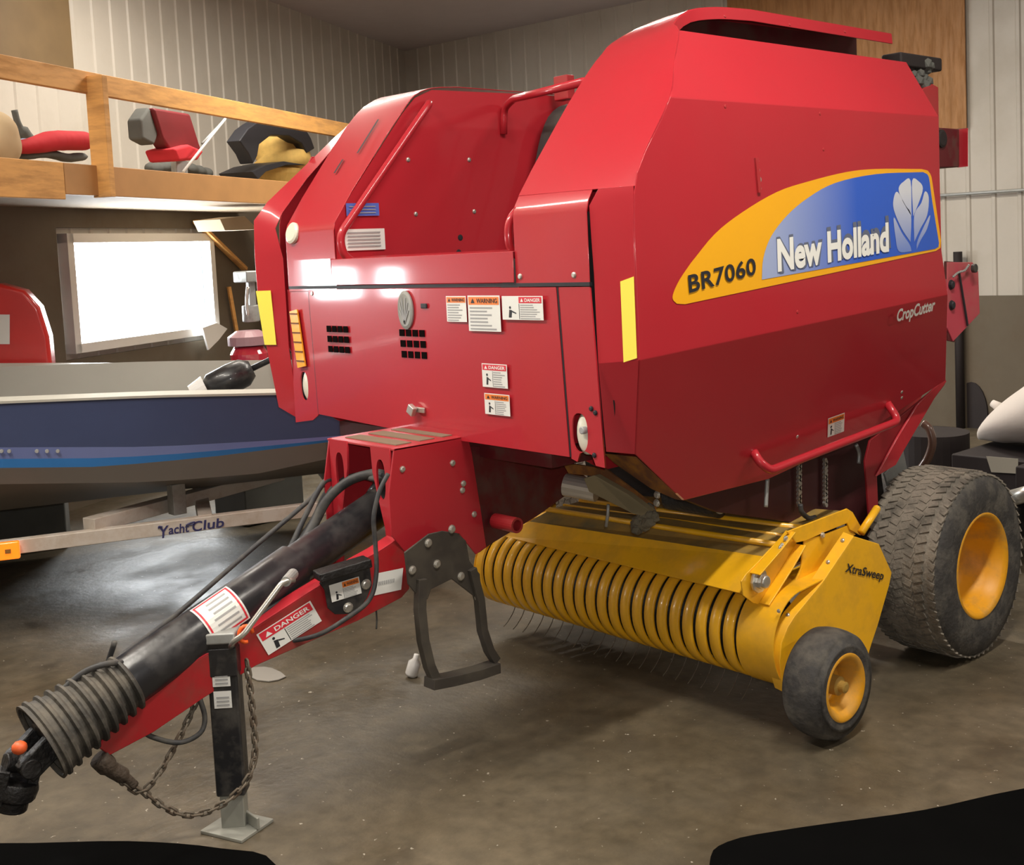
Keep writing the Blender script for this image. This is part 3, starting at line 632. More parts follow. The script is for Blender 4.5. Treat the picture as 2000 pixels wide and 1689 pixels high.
# tubular handle
n = nl; hb = [low(1472, 882), low(1484, 903)+n*.05, low(1502, 921)+n*.07, low(1755, 822)+n*.07, low(1733, 787)]
hb[2] = atp(hb[0]+n*.07, n, 1505, 919); hb[3] = atp(hb[0]+n*.07, n, 1756, 822); hb[1] = atp(hb[0]+n*.04, n, 1484, 903)
bm = B(); tube(bm, round_path(hb, .07), .0165, 14); obj('shield_handle', bm, RED, side, smooth=True)
bolts('bolt', [low(1556, 852), low(1760, 765), low(1760, 776)], n, .007, side, STEEL)
bolts('bolt', [X(-2.70, *p) for p in ((1414, 32), (1540, 48), (1648, 62))], (1, 0, .5), .008, hood_o, RED2)

# --- rear: tailgate, lamp box, marker plate, diagonal flange
tg = [(4.42, 2.30), (4.50, 2.42), (4.62, 2.36), (4.75, 2.16), (4.82, 1.9), (4.84, 1.4), (4.78, 1.05), (4.55, .85), (4.30, .80)]
tail = plate('tailgate_side', [(-2.74, a, b) for a, b in tg], (-.02, 0, 0), RED2, BAL)
plate('tailgate_side', [(-4.22, a, b) for a, b in tg], (.02, 0, 0), RED2, BAL)
sheet('tailgate_back', [row((-4.2, a, b), (-2.74, a, b)) for a, b in tg[:-1]], RED2, BAL, bevel=0, smooth=True)
a = X(-2.66, 1832, 252); b = X(-2.66, 1890, 250); c = X(-2.66, 1890, 325); d = X(-2.66, 1838, 330)
bm = B(); y0, y1 = 4.82, b.y
lbx = plate('lamp_box', [(-2.70, a.y-.25, b.z+.0), (-2.70, b.y, b.z), (-2.70, c.y, c.z), (-2.70, a.y-.25, d.z)], (-.16, 0, 0), MAROON, BAL, bevel=.006)
sheet('lamp_box_edge', [row((-2.66, b.y, b.z), (-2.66, c.y, c.z)), row((-2.72, b.y+.02, b.z), (-2.72, c.y+.02, c.z))], RED, BAL, bevel=0)
bm = B(); lathe(bm, [(0, .04), (.008, .04), (.012, .03)], (-2.70, b.y-.17, b.z-.05), (1, 0, 0), 20, True); obj('lamp_lens', bm, DARK, lbx)
q = [X(-2.62, *p) for p in ((1851, 512), (1900, 512), (1911, 530), (1914, 612), (1862, 667), (1850, 640))]
mp = plate('rear_hinged_plate', q, (-.02, 0, 0), mat('pinkish_red_paint', (.52, .06, .09), .45, var=.1, dirt=(.35, .2, .15), dirt_amt=.4), BAL, bevel=.003)
bm = B(); beam(bm, X(-2.612, 1873, 530), X(-2.612, 1890, 636), .01, .006, (1, 0, 0)); obj('plate_seam', bm, BLKI, mp)
bm = B()
pp = smooth_path([X(-2.60, *p) for p in ((1862, 540), (1872, 532), (1884, 528), (1892, 518))], 4)
for i, p in enumerate(pp): bmesh.ops.create_icosphere(bm, subdivisions=1, radius=.006, matrix=Matrix.Translation(p))
obj('bead_chain', bm, GALV, mp)
bm = B(); lathe(bm, [(0, .02), (.015, .02), (.017, .014)], X(-2.60, 1900, 524), (1, 0, 0), 16, True); obj('plate_knob', bm, BLK, mp)
sheet('hinge_bar', [row(X(-2.63, 1846, 510), X(-2.63, 1860, 511)), row(X(-2.63, 1849, 665), X(-2.63, 1864, 668))], MAROON, BAL, thick=.01, bevel=0)
bolts('bolt', [X(-2.62, *p) for p in ((1857, 556), (1858, 596))], (1, 0, 0), .018, mp, BLKI)
# twine and net gear at the rear top
bm = B(); box(bm, X(-2.75, 1770, 122)+V((0, .05, 0)), (.1, .35, .06)); obj('net_roll_bracket', bm, DARK, BAL, bevel=.01)
bm = B()
for k in range(26):
    p = X(-2.7, 1806+random.uniform(-14, 16), 148+random.uniform(-26, 26)); bmesh.ops.create_icosphere(bm, subdivisions=1, radius=random.uniform(.015, .035), matrix=Matrix.Translation(p+V((random.uniform(-.05, .0), 0, 0))))
obj('twine_clump', bm, CLOTHG, BAL)
plate('rear_post', [X(-2.68, *p) for p in ((1800, 175), (1822, 164), (1833, 170), (1836, 335), (1828, 340))], (-.05, 0, 0), RED2, BAL, bevel=.004)
# diagonal flange under the shield rear and the maroon panel ahead of it
xf = -2.60
q = [X(xf, *p) for p in ((1700, 860), (1848, 742), (1845, 752), (1713, 927), (1716, 1000), (1698, 1008), (1690, 900))]
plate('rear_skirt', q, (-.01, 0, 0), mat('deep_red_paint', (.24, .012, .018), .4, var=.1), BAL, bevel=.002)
plate('rear_skirt_flange', [X(xf+.01+d, *p) for p, d in (((1846, 739), 0), ((1849, 745), .0), ((1829, 772), .0), ((1762, 886), .0), ((1750, 908), .0), ((1713, 930), .0), ((1752, 858), 0), ((1793, 790), 0), ((1811, 772), 0))], (-.006, -.01, 0), RED, BAL, bevel=.002)
plate('grey_gusset', [X(-2.72, *p) for p in ((1728, 925), (1765, 880), (1772, 915), (1735, 950))], (-.01, 0, 0), GALV, BAL)

# --- dark underframe between shield and pickup
bm = B()
for a, b, w, h in (((-4.0, 2.7, 1.0), (-4.0, 4.6, 1.0), .08, .16), ((-2.9, 3.15, 1.04), (-2.9, 4.6, 1.0), .08, .16), ((-4.3, 4.52, .394), (-2.66, 4.52, .394), .1, .1), ((-2.85, 4.52, .4), (-2.85, 4.4, 1.0), .12, .12), ((-4.05, 4.52, .4), (-4.05, 4.4, 1.0), .12, .12), ((-4.0, 3.6, .95), (-2.9, 3.6, .95), .12, .16)):
    beam(bm, a, b, w, h)
obj('underframe', bm, DARK, BAL, bevel=.006)
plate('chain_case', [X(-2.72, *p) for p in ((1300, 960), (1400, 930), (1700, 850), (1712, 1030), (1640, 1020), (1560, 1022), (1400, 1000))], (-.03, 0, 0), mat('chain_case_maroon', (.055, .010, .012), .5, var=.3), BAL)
plate('lower_cross_plate', [(-4.2, 4.0, 1.05), (-2.75, 4.0, 1.05), (-2.75, 4.1, .42), (-4.2, 4.1, .42)], (0, .02, 0), DARK, BAL)
for px in (1560, 1611):
    bm = B()
    for k in range(22):
        p = X(-2.70, px+(k % 2)*1.5, 898+k*4.2); lathe(bm, [(-.006, .009), (.006, .009)], p, (1, 0, 0), 8, True)
    obj('drive_chain', bm, STEEL, BAL)
bm = B(); tube(bm, smooth_path([X(-2.66, *p) for p in ((1563, 985), (1566, 1000), (1580, 1012), (1592, 1010))], 5), .010, 10); obj('small_hose', bm, HOSE, BAL, smooth=True)
bm = B(); tube(bm, smooth_path([X(-2.66, *p) for p in ((1499, 935), (1497, 965), (1496, 990))], 5), .008, 10); tube(bm, smooth_path([X(-2.66, *p) for p in ((1672, 868), (1678, 885), (1677, 905))], 5), .008, 10); obj('small_hose', bm, GALV, BAL, smooth=True)
bm = B(); lathe(bm, [(-.25, .05), (0, .05), (0, .03)], X(-2.78, 1406, 986), (1, 0, 0), 20, True); obj('cross_shaft', bm, GREASE, BAL)
bm = B(); lathe(bm, [(0, .034), (.006, .034), (.008, .02)], X(-2.77, 1406, 986), (1, 0, 0), 20, True); obj('shaft_cap', bm, GALV, BAL)
# silver hydraulic tube, dusty arm and rusty guards
yA = 2.95
a = Yp(2.80, 1104, 946); b = Yp(2.83, 1140, 953)
bm = B(); lathe(bm, [(0, .04), ((b-a).length+.05, .04)], a, b-a, 20, True); obj('hydraulic_barrel', bm, mat('polished_steel', (.7, .66, .6), .28, metal=.7), BAL, smooth=False)
def qplate(pts, material, name, th=.012, **k): return plate(name, [at(*p) for p in pts], (0, th, 0), material, BAL, **k)
qplate([('Y', 2.78, 1140, 934), ('Y', 2.78, 1160, 928), ('Y', 2.86, 1225, 965), ('Y', 2.95, 1272, 1000), ('Y', 2.95, 1262, 1010), ('Y', 2.88, 1235, 1002), ('Y', 2.80, 1150, 960)], mat('olive_dusty_steel', (.20, .16, .09), .6, var=.25), 'lift_arm', .03)
qplate([('Y', 2.90, 1098, 903), ('Y', 2.90, 1180, 915), ('Y', 2.98, 1240, 960), ('Y', 3.06, 1280, 990), ('Y', 3.06, 1276, 1000), ('Y', 2.98, 1225, 968), ('Y', 2.9, 1160, 930), ('Y', 2.90, 1110, 925)], RUST, 'rust_guard')
qplate([('Y', 2.86, 1180, 886), ('Y', 2.86, 1242, 892), ('Y', 2.95, 1333, 977), ('Y', 2.95, 1318, 975), ('Y', 2.93, 1272, 955), ('Y', 2.9, 1200, 905)], RUST, 'rust_guard')
bm = B(); p = Yp(2.93, 1258, 1012)
for k in range(30): bmesh.ops.create_icosphere(bm, subdivisions=1, radius=random.uniform(.012, .026), matrix=Matrix.Translation(Yp(2.95, 1268-k*.9+random.uniform(-9, 9), 1000+k*1.25+random.uniform(-6, 6))+V((0, random.uniform(-.01, .02), 0))))
obj('mud_clod', bm, MUDM, BAL)
bm = B(); tube(bm, [Yp(2.95, *p) for p in ((1188, 985), (1187, 1005), (1184, 1028))], .006, 8); obj('hook_wire', bm, GALV, BAL, smooth=True)
bolts('bolt', [Yp(2.96, *p) for p in ((1289, 955), (1284, 966), (1283, 982))], (0, -1, 0), .011, BAL, STEEL)

# --- step box over the tongue
xa, xb = X(-3.25, 770, 880), X(-3.25, 915, 855)
zt_ = 1.143; yb0, yb1 = 2.245, 2.57; xbl = -3.665; xbr = -3.25
tb = plate('step_top', [(xbl, yb0, zt_), (xbr, yb0, zt_), (xbr, yb1+.05, zt_), (xbl, yb1+.05, zt_)], (0, 0, -.008), RED2, BAL, bevel=.002)
for k in range(3):
    y = yb0+.045+k*.10; bm = B(); prism(bm, [(xbl+.05, y, zt_), (xbr-.05, y, zt_), (xbr-.05, y+.065, zt_), (xbl+.05, y+.065, zt_)], (0, 0, .003)); obj('grip_strip', bm, mat('grip_strip', (.20, .15, .10), .8), tb)
side_pts = [(770, 876), (914, 852), (922, 885), (940, 1000), (950, 1068), (930, 1083), (897, 1042), (865, 1040), (838, 1052), (805, 1078), (793, 1080), (765, 1046), (760, 965)]
bs = plate('step_side_plate', [X(-3.25, *p) for p in side_pts], (-.008, 0, 0), RED, BAL, bevel=.002)
plate('frame_plate', [X(-3.262, *p) for p in ((915, 870), (1000, 880), (1098, 895), (1150, 935), (1052, 1006), (960, 1062), (935, 1080))], (-.01, 0, 0), MAROON, BAL, bevel=.002)  # red plate running back under the door, its shadow put into the colour
plate('step_side_plate', [X(-3.25, *p)+V((-.41, 0, 0)) for p in side_pts[:3]+side_pts[5:]], (.008, 0, 0), RED, BAL, bevel=.002)
bm = B(); box(bm, (-3.53, 2.80, 1.085), (1.3, .35, .06)); obj('door_under_fill', bm, MAROON, BAL)  # box added to close the view under the door, shade in its colour
bolts('bolt', [X(-3.25, *p) for p in ((905, 944), (903, 957), (926, 1004), (884, 904), (786, 916))], (1, 0, 0), .009, bs, STEEL)
bm = B(); lathe(bm, [(0, .028), (.12, .028), (.12, .020), (.02, .020)], X(-3.25, 968, 1017), (1, 0, 0), 20, True); obj('pivot_tube', bm, RED2, bs)
for cx, sgn in ((-3.27, -1), (-3.645, 1)):
    # front legs with a teardrop hole
    w0 = .115*sgn
    pts = [(cx-.01*-sgn*0, zt_), (cx+w0, zt_), (cx+w0*.95, 1.05), (cx+w0*.45, .86), (cx+w0*.35, .70), (cx, .66)]
    th = [(cx+w0*.5+.027*math.cos(t)*(1-.35*math.sin(t)*-1), 1.02+.075*math.sin(t)) for t in [2*PI*k/24 for k in range(24)]]
    cu_holes = [(cx+w0*.52, 1.03, .026, .07)]
    holed_plate('step_front_leg', pts, cu_holes, yb0, .008, RED, BAL)
# --- tongue
def tg_side(px, py): return atp((-3.25, 2.28, 0), V((1.06, -.21, 0)), px, py)
tp = [(785, 1048), (745, 1075), (700, 1100), (600, 1160), (480, 1238), (300, 1335), (210, 1420), (196, 1462), (215, 1475), (300, 1430), (400, 1362), (500, 1300), (620, 1247), (700, 1212), (785, 1167), (800, 1150), (800, 1100)]
ton = plate('tongue_beam', [tg_side(*p) for p in tp], (-.012, -.002, 0), mat('tongue_red', (.40, .012, .018), .35, coat=.4, var=.1, dirt=(.10, .05, .03), dirt_amt=.5), BAL, bevel=.003)
# top flange and far beam
tops = [tg_side(*p) for p in tp[:8]]
sheet('tongue_flange', [[p, p+V((-.06, -.01, 0))] for p in tops], RED, BAL, thick=.008, bevel=.002)
plate('tongue_beam', [V((2*XC-p.x, p.y, p.z)) for p in [tg_side(*q) for q in tp]], (.012, 0, 0), RED2, BAL, bevel=.003)
tn = V((1.06, -.21, 0)).normalized()
# black jack mount plate with decal and bolts
bp = [(620, 1137), (640, 1112), (700, 1095), (718, 1105), (722, 1140), (712, 1165), (695, 1190), (680, 1196), (650, 1197), (636, 1185), (630, 1150)]
bpl = plate('jack_mount', [tg_side(*p)+tn*.012 for p in bp], tn*.010, BLK, BAL, bevel=.003)
bm = B(); beam(bm, tg_side(612, 1122)+tn*.03, tg_side(712, 1092)+tn*.03, .07, .03); obj('mount_top', bm, GREASE, bpl, bevel=.005)
bolts('bolt', [tg_side(*p)+tn*.02 for p in ((710, 1138), (675, 1183))], tn, .014, bpl, STEEL)
def tdecal(bl_, br_, tl_, off=.024, **k):
    O = tg_side(*bl_)+tn*off; U = tg_side(*br_)+tn*off-O; Vv = tg_side(*tl_)+tn*off-O; return warning(O, U, Vv, k.pop('parent'), **k)
tdecal((643, 1173), (701, 1155), (637, 1140), parent=bpl, picto='side', hm=.36)
tdecal((524, 1279), (628, 1212), (500, 1239), off=.002, parent=ton, head='DANGER', hc=REDI, picto=True, hm=.38)
O = tg_side(728, 1163)+tn*.002; bm = quad('q', O, tg_side(783, 1151)-tg_side(728, 1163), tg_side(732, 1120)-tg_side(728, 1163), WHT, ton); pl = obj('serial_plate', bm, WHT, ton)
bm = B(); U = tg_side(783, 1151)-tg_side(728, 1163); W_ = tg_side(732, 1120)-tg_side(728, 1163)
for k in range(9):
    p = O+tn*.002+U*(.15+k*.065)+W_*.42; ngon(bm, [p, p+U*.04, p+U*.04+W_*.18, p+W_*.18])
obj('print', bm, GREYI, pl)
# --- driveline: telescoping guard, ribbed boot and yoke
A = V((XC, 2.42, .945)); T = V((XC, 1.36, .535)); ax_ = (T-A).normalized(); Lp = (T-A).length
bm = B(); lathe(bm, [(0, .066), (Lp*.42, .068), (Lp*.43, .078), (Lp*.98, .080), (Lp, .076)], A, ax_, 40, True)
ds = obj('driveline_guard', bm, BLKP, BAL, smooth=True); 
bm = B(); lathe(bm, [(0, .095), (.03, .098), (.12, .088), (.17, .07)], V((XC, 2.47, .965)), ax_, 32, True); obj('guard_collar', bm, BLK, ds, smooth=True)
prof = [(0, .078)]; s = 0; Lb = .29
n = 9
for k in range(n):
    r0_ = .088+.036*k/n
    prof += [(.008+k*Lb/n, r0_-.010), (.016+k*Lb/n, r0_+.005), (.023+k*Lb/n, r0_+.005), (.030+k*Lb/n, r0_-.009)]
prof += [(Lb, .122), (Lb+.008, .124), (Lb+.008, .114), (Lb-.02, .112), (Lb-.10, .095)]
bm = B(); lathe(bm, prof, T-ax_*.03, ax_, 44); obj('ribbed_boot', bm, BOOT, ds, smooth=True, solid=.004)
E_ = T+ax_*(Lb-.10)
bm = B(); lathe(bm, [(-.15, .035), (.02, .035), (.02, .055), (.07, .06), (.07, .03)], E_, ax_, 20, True)
for sx in (-1, 1): beam(bm, E_+V((sx*.05, 0, 0))+ax_*.05, E_+V((sx*.05, 0, -.03))+ax_*.15, .03, .07)
lathe(bm, [(-.075, .028), (.075, .028)], E_+ax_*.135+V((0, 0, -.02)), (1, 0, 0), 16, True)
d2_ = V((-.12, -.30, -1)).normalized(); c = E_+ax_*.135+V((0, 0, -.02))
lathe(bm, [(-.05, .028), (.05, .028)], c, V((0, 1, -.3)), 16, True)
for sy in (-1, 1): beam(bm, c+V((0, sy*.045, 0)), c+V((0, sy*.045, 0))+d2_*.10, .07, .03)
lathe(bm, [(.05, .055), (.07, .062), (.10, .058), (.105, .045), (.135, .045), (.14, .03)], c, d2_, 18, True)
obj('driveline_yoke', bm, GREASE, ds, bevel=.004)
bm = B(); bmesh.ops.create_icosphere(bm, subdivisions=2, radius=.022, matrix=Matrix.Translation(X(XC+.05, 38, 1460)) @ Matrix.Diagonal((1, 1, .9, 1))); obj('yoke_cap', bm, mat('orange_cap', (.75, .12, .03), .5), ds, smooth=True)
# danger sticker wrapped on the driveline
mid = A.lerp(T, .80); xx, yy, dd = frame(ax_); dcl = B(); sc = .0815
def cylp(s, a_, r): return A + ax_*s + (xx*math.cos(a_) + yy*math.sin(a_))*r
# viewing side angle
vd = (CAM-mid).normalized(); a0 = math.atan2(vd.dot(yy), vd.dot(xx)); s0_, s1_ = Lp*.64, Lp*.76
def wrapband(a1, a2, s1, s2, r, material, name, parent):
    bm = B(); n = 10; g = [[bm.verts.new(cylp(s, a0+a1+(a2-a1)*k/n, r)) for k in range(n+1)] for s in (s1, s2)]
    for k in range(n): bm.faces.new((g[0][k], g[0][k+1], g[1][k+1], g[1][k]))
    return obj(name, bm, material, parent)
wd_ = wrapband(-.75, 1.1, s0_, s1_, sc, WHT, 'danger_sticker', ds)
for a1, a2, s1, s2 in ((-.68, 1.03, s0_+.006, s0_+.012), (-.68, 1.03, s1_-.012, s1_-.006), (-.68, -.60, s0_+.006, s1_-.006), (.95, 1.03, s0_+.006, s1_-.006)): wrapband(a1, a2, s1, s2, sc+.0008, REDI, 'sticker_border', wd_)
for k in range(6): wrapband(-.5+k*.24, -.42+k*.24, s0_+.024, s1_-.024-random.random()*.02, sc+.0008, GREYI, 'print', wd_)
# --- hoses
def hose(pts, r, name='hydraulic_hose', m=HOSE, parent=BAL):
    bm = B(); tube(bm, smooth_path(pts, 7), r, 10); return obj(name, bm, m, parent, smooth=True)
hose([X(-3.72, 700, 915), X(-3.72, 645, 935), X(-3.70, 600, 980), X(-3.68, 500, 1065), X(-3.62, 350, 1195), X(-3.57, 250, 1270), X(-3.54, 212, 1300), (-3.50, 1.36, .66)], .0085)
hose([X(-3.35, 755, 928), X(-3.45, 725, 925), X(-3.53, 680, 940), X(-3.58, 640, 975), X(-3.6, 615, 1020), X(-3.58, 580, 1080)], .017)
hose([X(-3.35, 757, 935), X(-3.4, 735, 935), X(-3.62, 690, 930), X(-3.66, 640, 960), X(-3.66, 615, 1010), X(-3.62, 572, 1080)], .012)
hose([X(-3.66, 650, 935), X(-3.66, 630, 945), X(-3.66, 600, 1000), X(-3.64, 560, 1085)], .010)
hose([X(-3.22, 758, 925), X(-3.22, 741, 960), X(-3.22, 730, 1010), X(-3.22, 733, 1060), X(-3.21, 735, 1120), X(-3.21, 722, 1170), X(-3.23, 680, 1205), X(-3.28, 620, 1240), X(-3.36, 550, 1253), X(-3.39, 480, 1252)], .008, 'electric_cable')
hose([X(XC+.02, 238, 1294), X(XC+.03, 205, 1297), X(XC, 165, 1312), X(XC-.02, 130, 1340), X(XC-.03, 112, 1358)], .009, 'boot_tether')
hose([X(-3.42, 393, 1290), X(-3.40, 388, 1350), X(-3.40, 400, 1400), X(-3.40, 390, 1432), X(-3.42, 350, 1450), X(-3.44, 300, 1440), X(-3.45, 275, 1425)], .008)
hose([X(-3.53, 690, 1105), X(-3.4, 620, 1140), X(-3.39, 540, 1180), X(-3.40, 470, 1225)], .009)
# --- jack
J = V((-3.39, 1.655, 0))
jt = X(-3.385, 455, 1238); jb = X(-3.385, 463, 1578)
JR = Matrix.Rotation(.85, 3, 'Z')
bm = B(); box(bm, (J.x, J.y, .365), (.092, .07, .50), JR); jk = obj('tongue_jack', bm, BLK, BAL, bevel=.008)
bm = B(); box(bm, (J.x, J.y, .628), (.10, .09, .035), JR); obj('jack_cap', bm, GALV, jk, bevel=.006)
bm = B(); box(bm, (J.x, J.y, .55), (.098, .078, .09), JR); obj('jack_collar', bm, BLK, jk, bevel=.004)
bm = B(); box(bm, (J.x, J.y, .075), (.074, .056, .13), JR); box(bm, (J.x+.01, J.y-.0, .006), (.17, .15, .012), Matrix.Rotation(.35, 3, 'Z')); beam(bm, (J.x+.05, J.y+.03, .012), (J.x+.05, J.y+.03, .05), .01, .09); obj('jack_foot', bm, mat('bare_dusty_steel', (.34, .34, .30), .6, metal=.4, var=.2), jk, bevel=.003)
bm = B(); tube(bm, round_path([V((J.x+.05, J.y, .60)), X(-3.32, 456, 1252), X(-3.30, 475, 1240), X(-3.27, 553, 1135), X(-3.27, 575, 1132)], .02), .009, 10); obj('jack_handle', bm, STEEL, jk, smooth=True)
bm = B(); lathe(bm, [(0, .016), (.09, .018)], X(-3.27, 558, 1136), V((-.6, .6, .0)), 14, True); obj('handle_grip', bm, GALV, jk, smooth=False)
bm = B(); r = X(-3.32, 480, 1238); tube(bm, [r+V((.018*math.cos(t)*.4, .02*math.cos(t), .026*math.sin(t))) for t in [2*PI*k/14 for k in range(12)]], .006, 8); obj('orange_clip', bm, mat('orange_plastic', (.9, .13, .02), .4), jk, smooth=True)
x_ = J.x+.0435; 
for z0, z1, k in ((.475, .515, 0), (.405, .46, 1)):
    O = V((J.x, J.y, z0))+JR @ V((-.03, -.037 if not k else -.036, 0)); JU = JR @ V((1, 0, 0)); bm = quad('q', O, JU*.055, V((0, 0, z1-z0)), WHT, jk); q_ = obj('jack_label', bm, WHT, jk)
    bm = B()
    for i in range(3): p = O+JU*.008+JR @ V((0, -.002, 0))+V((0, 0, .008+i*.012)); ngon(bm, [p, p+JU*.04, p+JU*.04+V((0, 0, .005)), p+V((0, 0, .005))])
    obj('print', bm, GREYI, q_)
# --- chains
def chain(pts, name='safety_chain', r=.0042, L=.036, w=.013, m=CHAINM):
    path = smooth_path(pts, 12); 
    seg = []; acc = 0; out = [path[0]]
    for a, b in zip(path, path[1:]):
        d = (b-a).length; 
        while acc + d >= L*.74:
            k = (L*.74-acc)/d; a = a.lerp(b, k); out.append(a); d = (b-a).length; acc = 0
        acc += d
    bm = B()
    for i in range(len(out)-1):
        c = (out[i]+out[i+1])/2; d = (out[i+1]-out[i]).normalized(); x, y, _ = frame(d); u = x if i % 2 else y
        pl_ = [c + d*(L/2-w/2)*(1 if math.cos(t) > 0 else -1) + d*math.cos(t)*w/2 + u*math.sin(t)*w/2*1.3 for t in [2*PI*(k+.5)/10 for k in range(10)]]
        rings = []
        for k in range(10):
            p = pl_[k]; t = (pl_[(k+1) % 10]-pl_[k-1]).normalized(); a_ = u.cross(d).normalized(); b_ = t.cross(a_)
            rings.append([bm.verts.new(p+(a_*math.cos(2*PI*j/6)+b_*math.sin(2*PI*j/6))*r) for j in range(6)])
        for k in range(10):
            for j in range(6): bm.faces.new((rings[k][j], rings[k][(j+1) % 6], rings[(k+1) % 10][(j+1) % 6], rings[(k+1) % 10][j]))
    return obj(name, bm, m, BAL, smooth=True)
ch = X
chain([ch(-3.43, 418, 1270), ch(-3.43, 405, 1310), ch(-3.44, 398, 1335), ch(-3.44, 372, 1395), ch(-3.44, 345, 1450), ch(-3.44, 310, 1510), ch(-3.45, 278, 1545), ch(-3.46, 250, 1535), ch(-3.46, 225, 1510), ch(-3.46, 200, 1485)])
chain([ch(-3.33, 482, 1290), ch(-3.33, 489, 1350), ch(-3.33, 496, 1420), ch(-3.33, 498, 1470), ch(-3.33, 487, 1515), ch(-3.34, 462, 1548), ch(-3.36, 435, 1570), ch(-3.40, 395, 1588), ch(-3.42, 355, 1590), ch(-3.44, 315, 1572), ch(-3.45, 280, 1545), ch(-3.46, 255, 1528)])
bm = B(); tube(bm, smooth_path([X(-3.46, *p) for p in ((193, 1480), (215, 1500), (240, 1515), (262, 1535))], 5), [.03]*5+[.024]*6+[.016]*5, 12); obj('hitch_clevis', bm, mat('rusty_cast_steel', (.07, .05, .035), .7, var=.4, bump=.8, bscale=60), BAL, smooth=True)
# --- folding stand behind the jack
xs_ = -3.19
sp = plate('stand_plate', [X(xs_, *p) for p in ((788, 1078), (835, 1042), (862, 1036), (890, 1040), (908, 1055), (915, 1095), (935, 1120), (938, 1160), (925, 1165), (880, 1130), (840, 1150), (833, 1170), (815, 1165), (795, 1140))], (.008, 0, 0), STAND, BAL, bevel=.003)
bolts('bolt', [X(xs_+.008, *p) for p in ((836, 1060), (882, 1033), (853, 1101), (805, 1113), (900, 1125), (933, 1165), (822, 1192))], (1, 0, 0), .012, sp, STEEL)
def flat(pts, w, th, name, material):
    """flat bar: strip of width w across the view plane"""
    bm = B(); pts = [V(p) for p in pts]; prev = None
    for i, p in enumerate(pts):
        d = (pts[min(i+1, len(pts)-1)]-pts[max(i-1, 0)]).normalized(); s_ = d.cross(V((1, 0, 0))).normalized()*w/2; t = V((th/2, 0, 0))
        r_ = [bm.verts.new(q) for q in (p-s_-t, p+s_-t, p+s_+t, p-s_+t)]
        if prev:
            for k in range(4): bm.faces.new((prev[k], prev[(k+1) % 4], r_[(k+1) % 4], r_[k]))
        else: bm.faces.new(r_[::-1])
        prev = r_
    bm.faces.new(prev); return obj(name, bm, material, BAL, bevel=.002)
flat([X(xs_+.01, *p) for p in ((822, 1130), (820, 1190), (826, 1250), (838, 1300), (852, 1332))], .034, .03, 'stand_leg', STAND)
flat([X(xs_+.01, *p) for p in ((920, 1110), (936, 1170), (942, 1230), (955, 1270), (968, 1290))], .030, .03, 'stand_leg', STAND)
flat([X(xs_+.01, *p) for p in ((838, 1334), (880, 1326), (930, 1314), (968, 1301))], .036, .06, 'stand_foot', STAND)
hose([X(-3.3, 734, 1185), X(-3.3, 736, 1210), X(-3.3, 735, 1228)], .003, 'wire_end')
# --- main wheels
def wheel(xo, side_, c_y, R, Wd, rimr, name, lugs, outface):
    w = empty(name, (xo, c_y, R), None, None); w.parent = BAL; w.matrix_parent_inverse = Matrix.Translation(-BAL.location)
    s = side_  # +1: outer face toward +X
    cx = xo - s*Wd/2
    prof = [(-.5*Wd, rimr), (-.5*Wd-.004, rimr+.03), (-.53*Wd, (R+rimr)/2), (-.50*Wd, R-.055), (-.46*Wd, R-.022), (-.38*Wd, R-.012), (-.2*Wd, R-.006), (0, R-.004)]
    prof = prof + [(-a, b) for a, b in prof[-2::-1]]
    bm = B(); lathe(bm, [(a, b) for a, b in prof], (cx, c_y, R), (s, 0, 0), 72)
    ty = obj('tyre', bm, RUB, None, smooth=True); ty.parent = w; ty.matrix_parent_inverse = w.matrix_world.inverted() if False else Matrix.Translation(-w.location)
    if lugs:
        bm = B(); lathe(bm, [(a, b+.0015) for a, b in prof[4:-4]], (cx, c_y, R), (s, 0, 0), 72); tb_ = obj('tread_face', bm, TREAD, None, smooth=True); tb_.parent = ty
        bm = B(); nn = 62
        for k in range(nn):
            for j in range(7):
                u = (j-3)/3.4*.46*Wd; th_ = 2*PI*(k+.5*(j % 2)+random.uniform(-.06, .06))/nn; rr = R-.004-(.010 if abs(j-3) == 3 else 0)
                c = V((cx+u, c_y+math.cos(th_)*rr, R+math.sin(th_)*rr)); M_ = Matrix.Rotation(th_-PI/2, 3, 'X') @ Matrix.Rotation(.35 if j % 2 else -.35, 3, 'Z')
                box(bm, c, (.12*Wd, .026, .007), M_)
        tr = obj('tread_blocks', bm, TREAD, None); tr.parent = ty; tr.matrix_parent_inverse = Matrix.Identity(4)
        tr.data.transform(Matrix.Identity(4))
    rim = [(.5*Wd, rimr+.012), (.5*Wd+.006, rimr+.004), (.46*Wd, rimr-.014), (.30*Wd, rimr-.03), (.05*Wd, rimr-.05), (-.05*Wd, rimr*.62), (-.04*Wd, rimr*.4), (-.02*Wd, rimr*.3), (-.02*Wd, .001)]
    bm = B(); lathe(bm, rim, (cx, c_y, R), (s, 0, 0), 56)
    rm = obj('rim', bm, YELR, None, smooth=True, angle=.5); rm.parent = w; rm.matrix_parent_inverse = Matrix.Translation(-w.location)
    bm = B(); lathe(bm, [(-.5*Wd, rimr+.01), (-.2*Wd, rimr*.5), (-.2*Wd, .001)], (cx, c_y, R), (s, 0, 0), 40); o = obj('inner_dish', bm, YELR, rm)
    return w, rm, cx
RW = .394
wh, rm, cx = wheel(-2.325, 1, 4.52, RW, .335, .212, 'main_wheel', True, 0)
wh2, rm2, _ = wheel(-4.595, -1, 4.52, RW, .335, .212, 'main_wheel', True, 0)

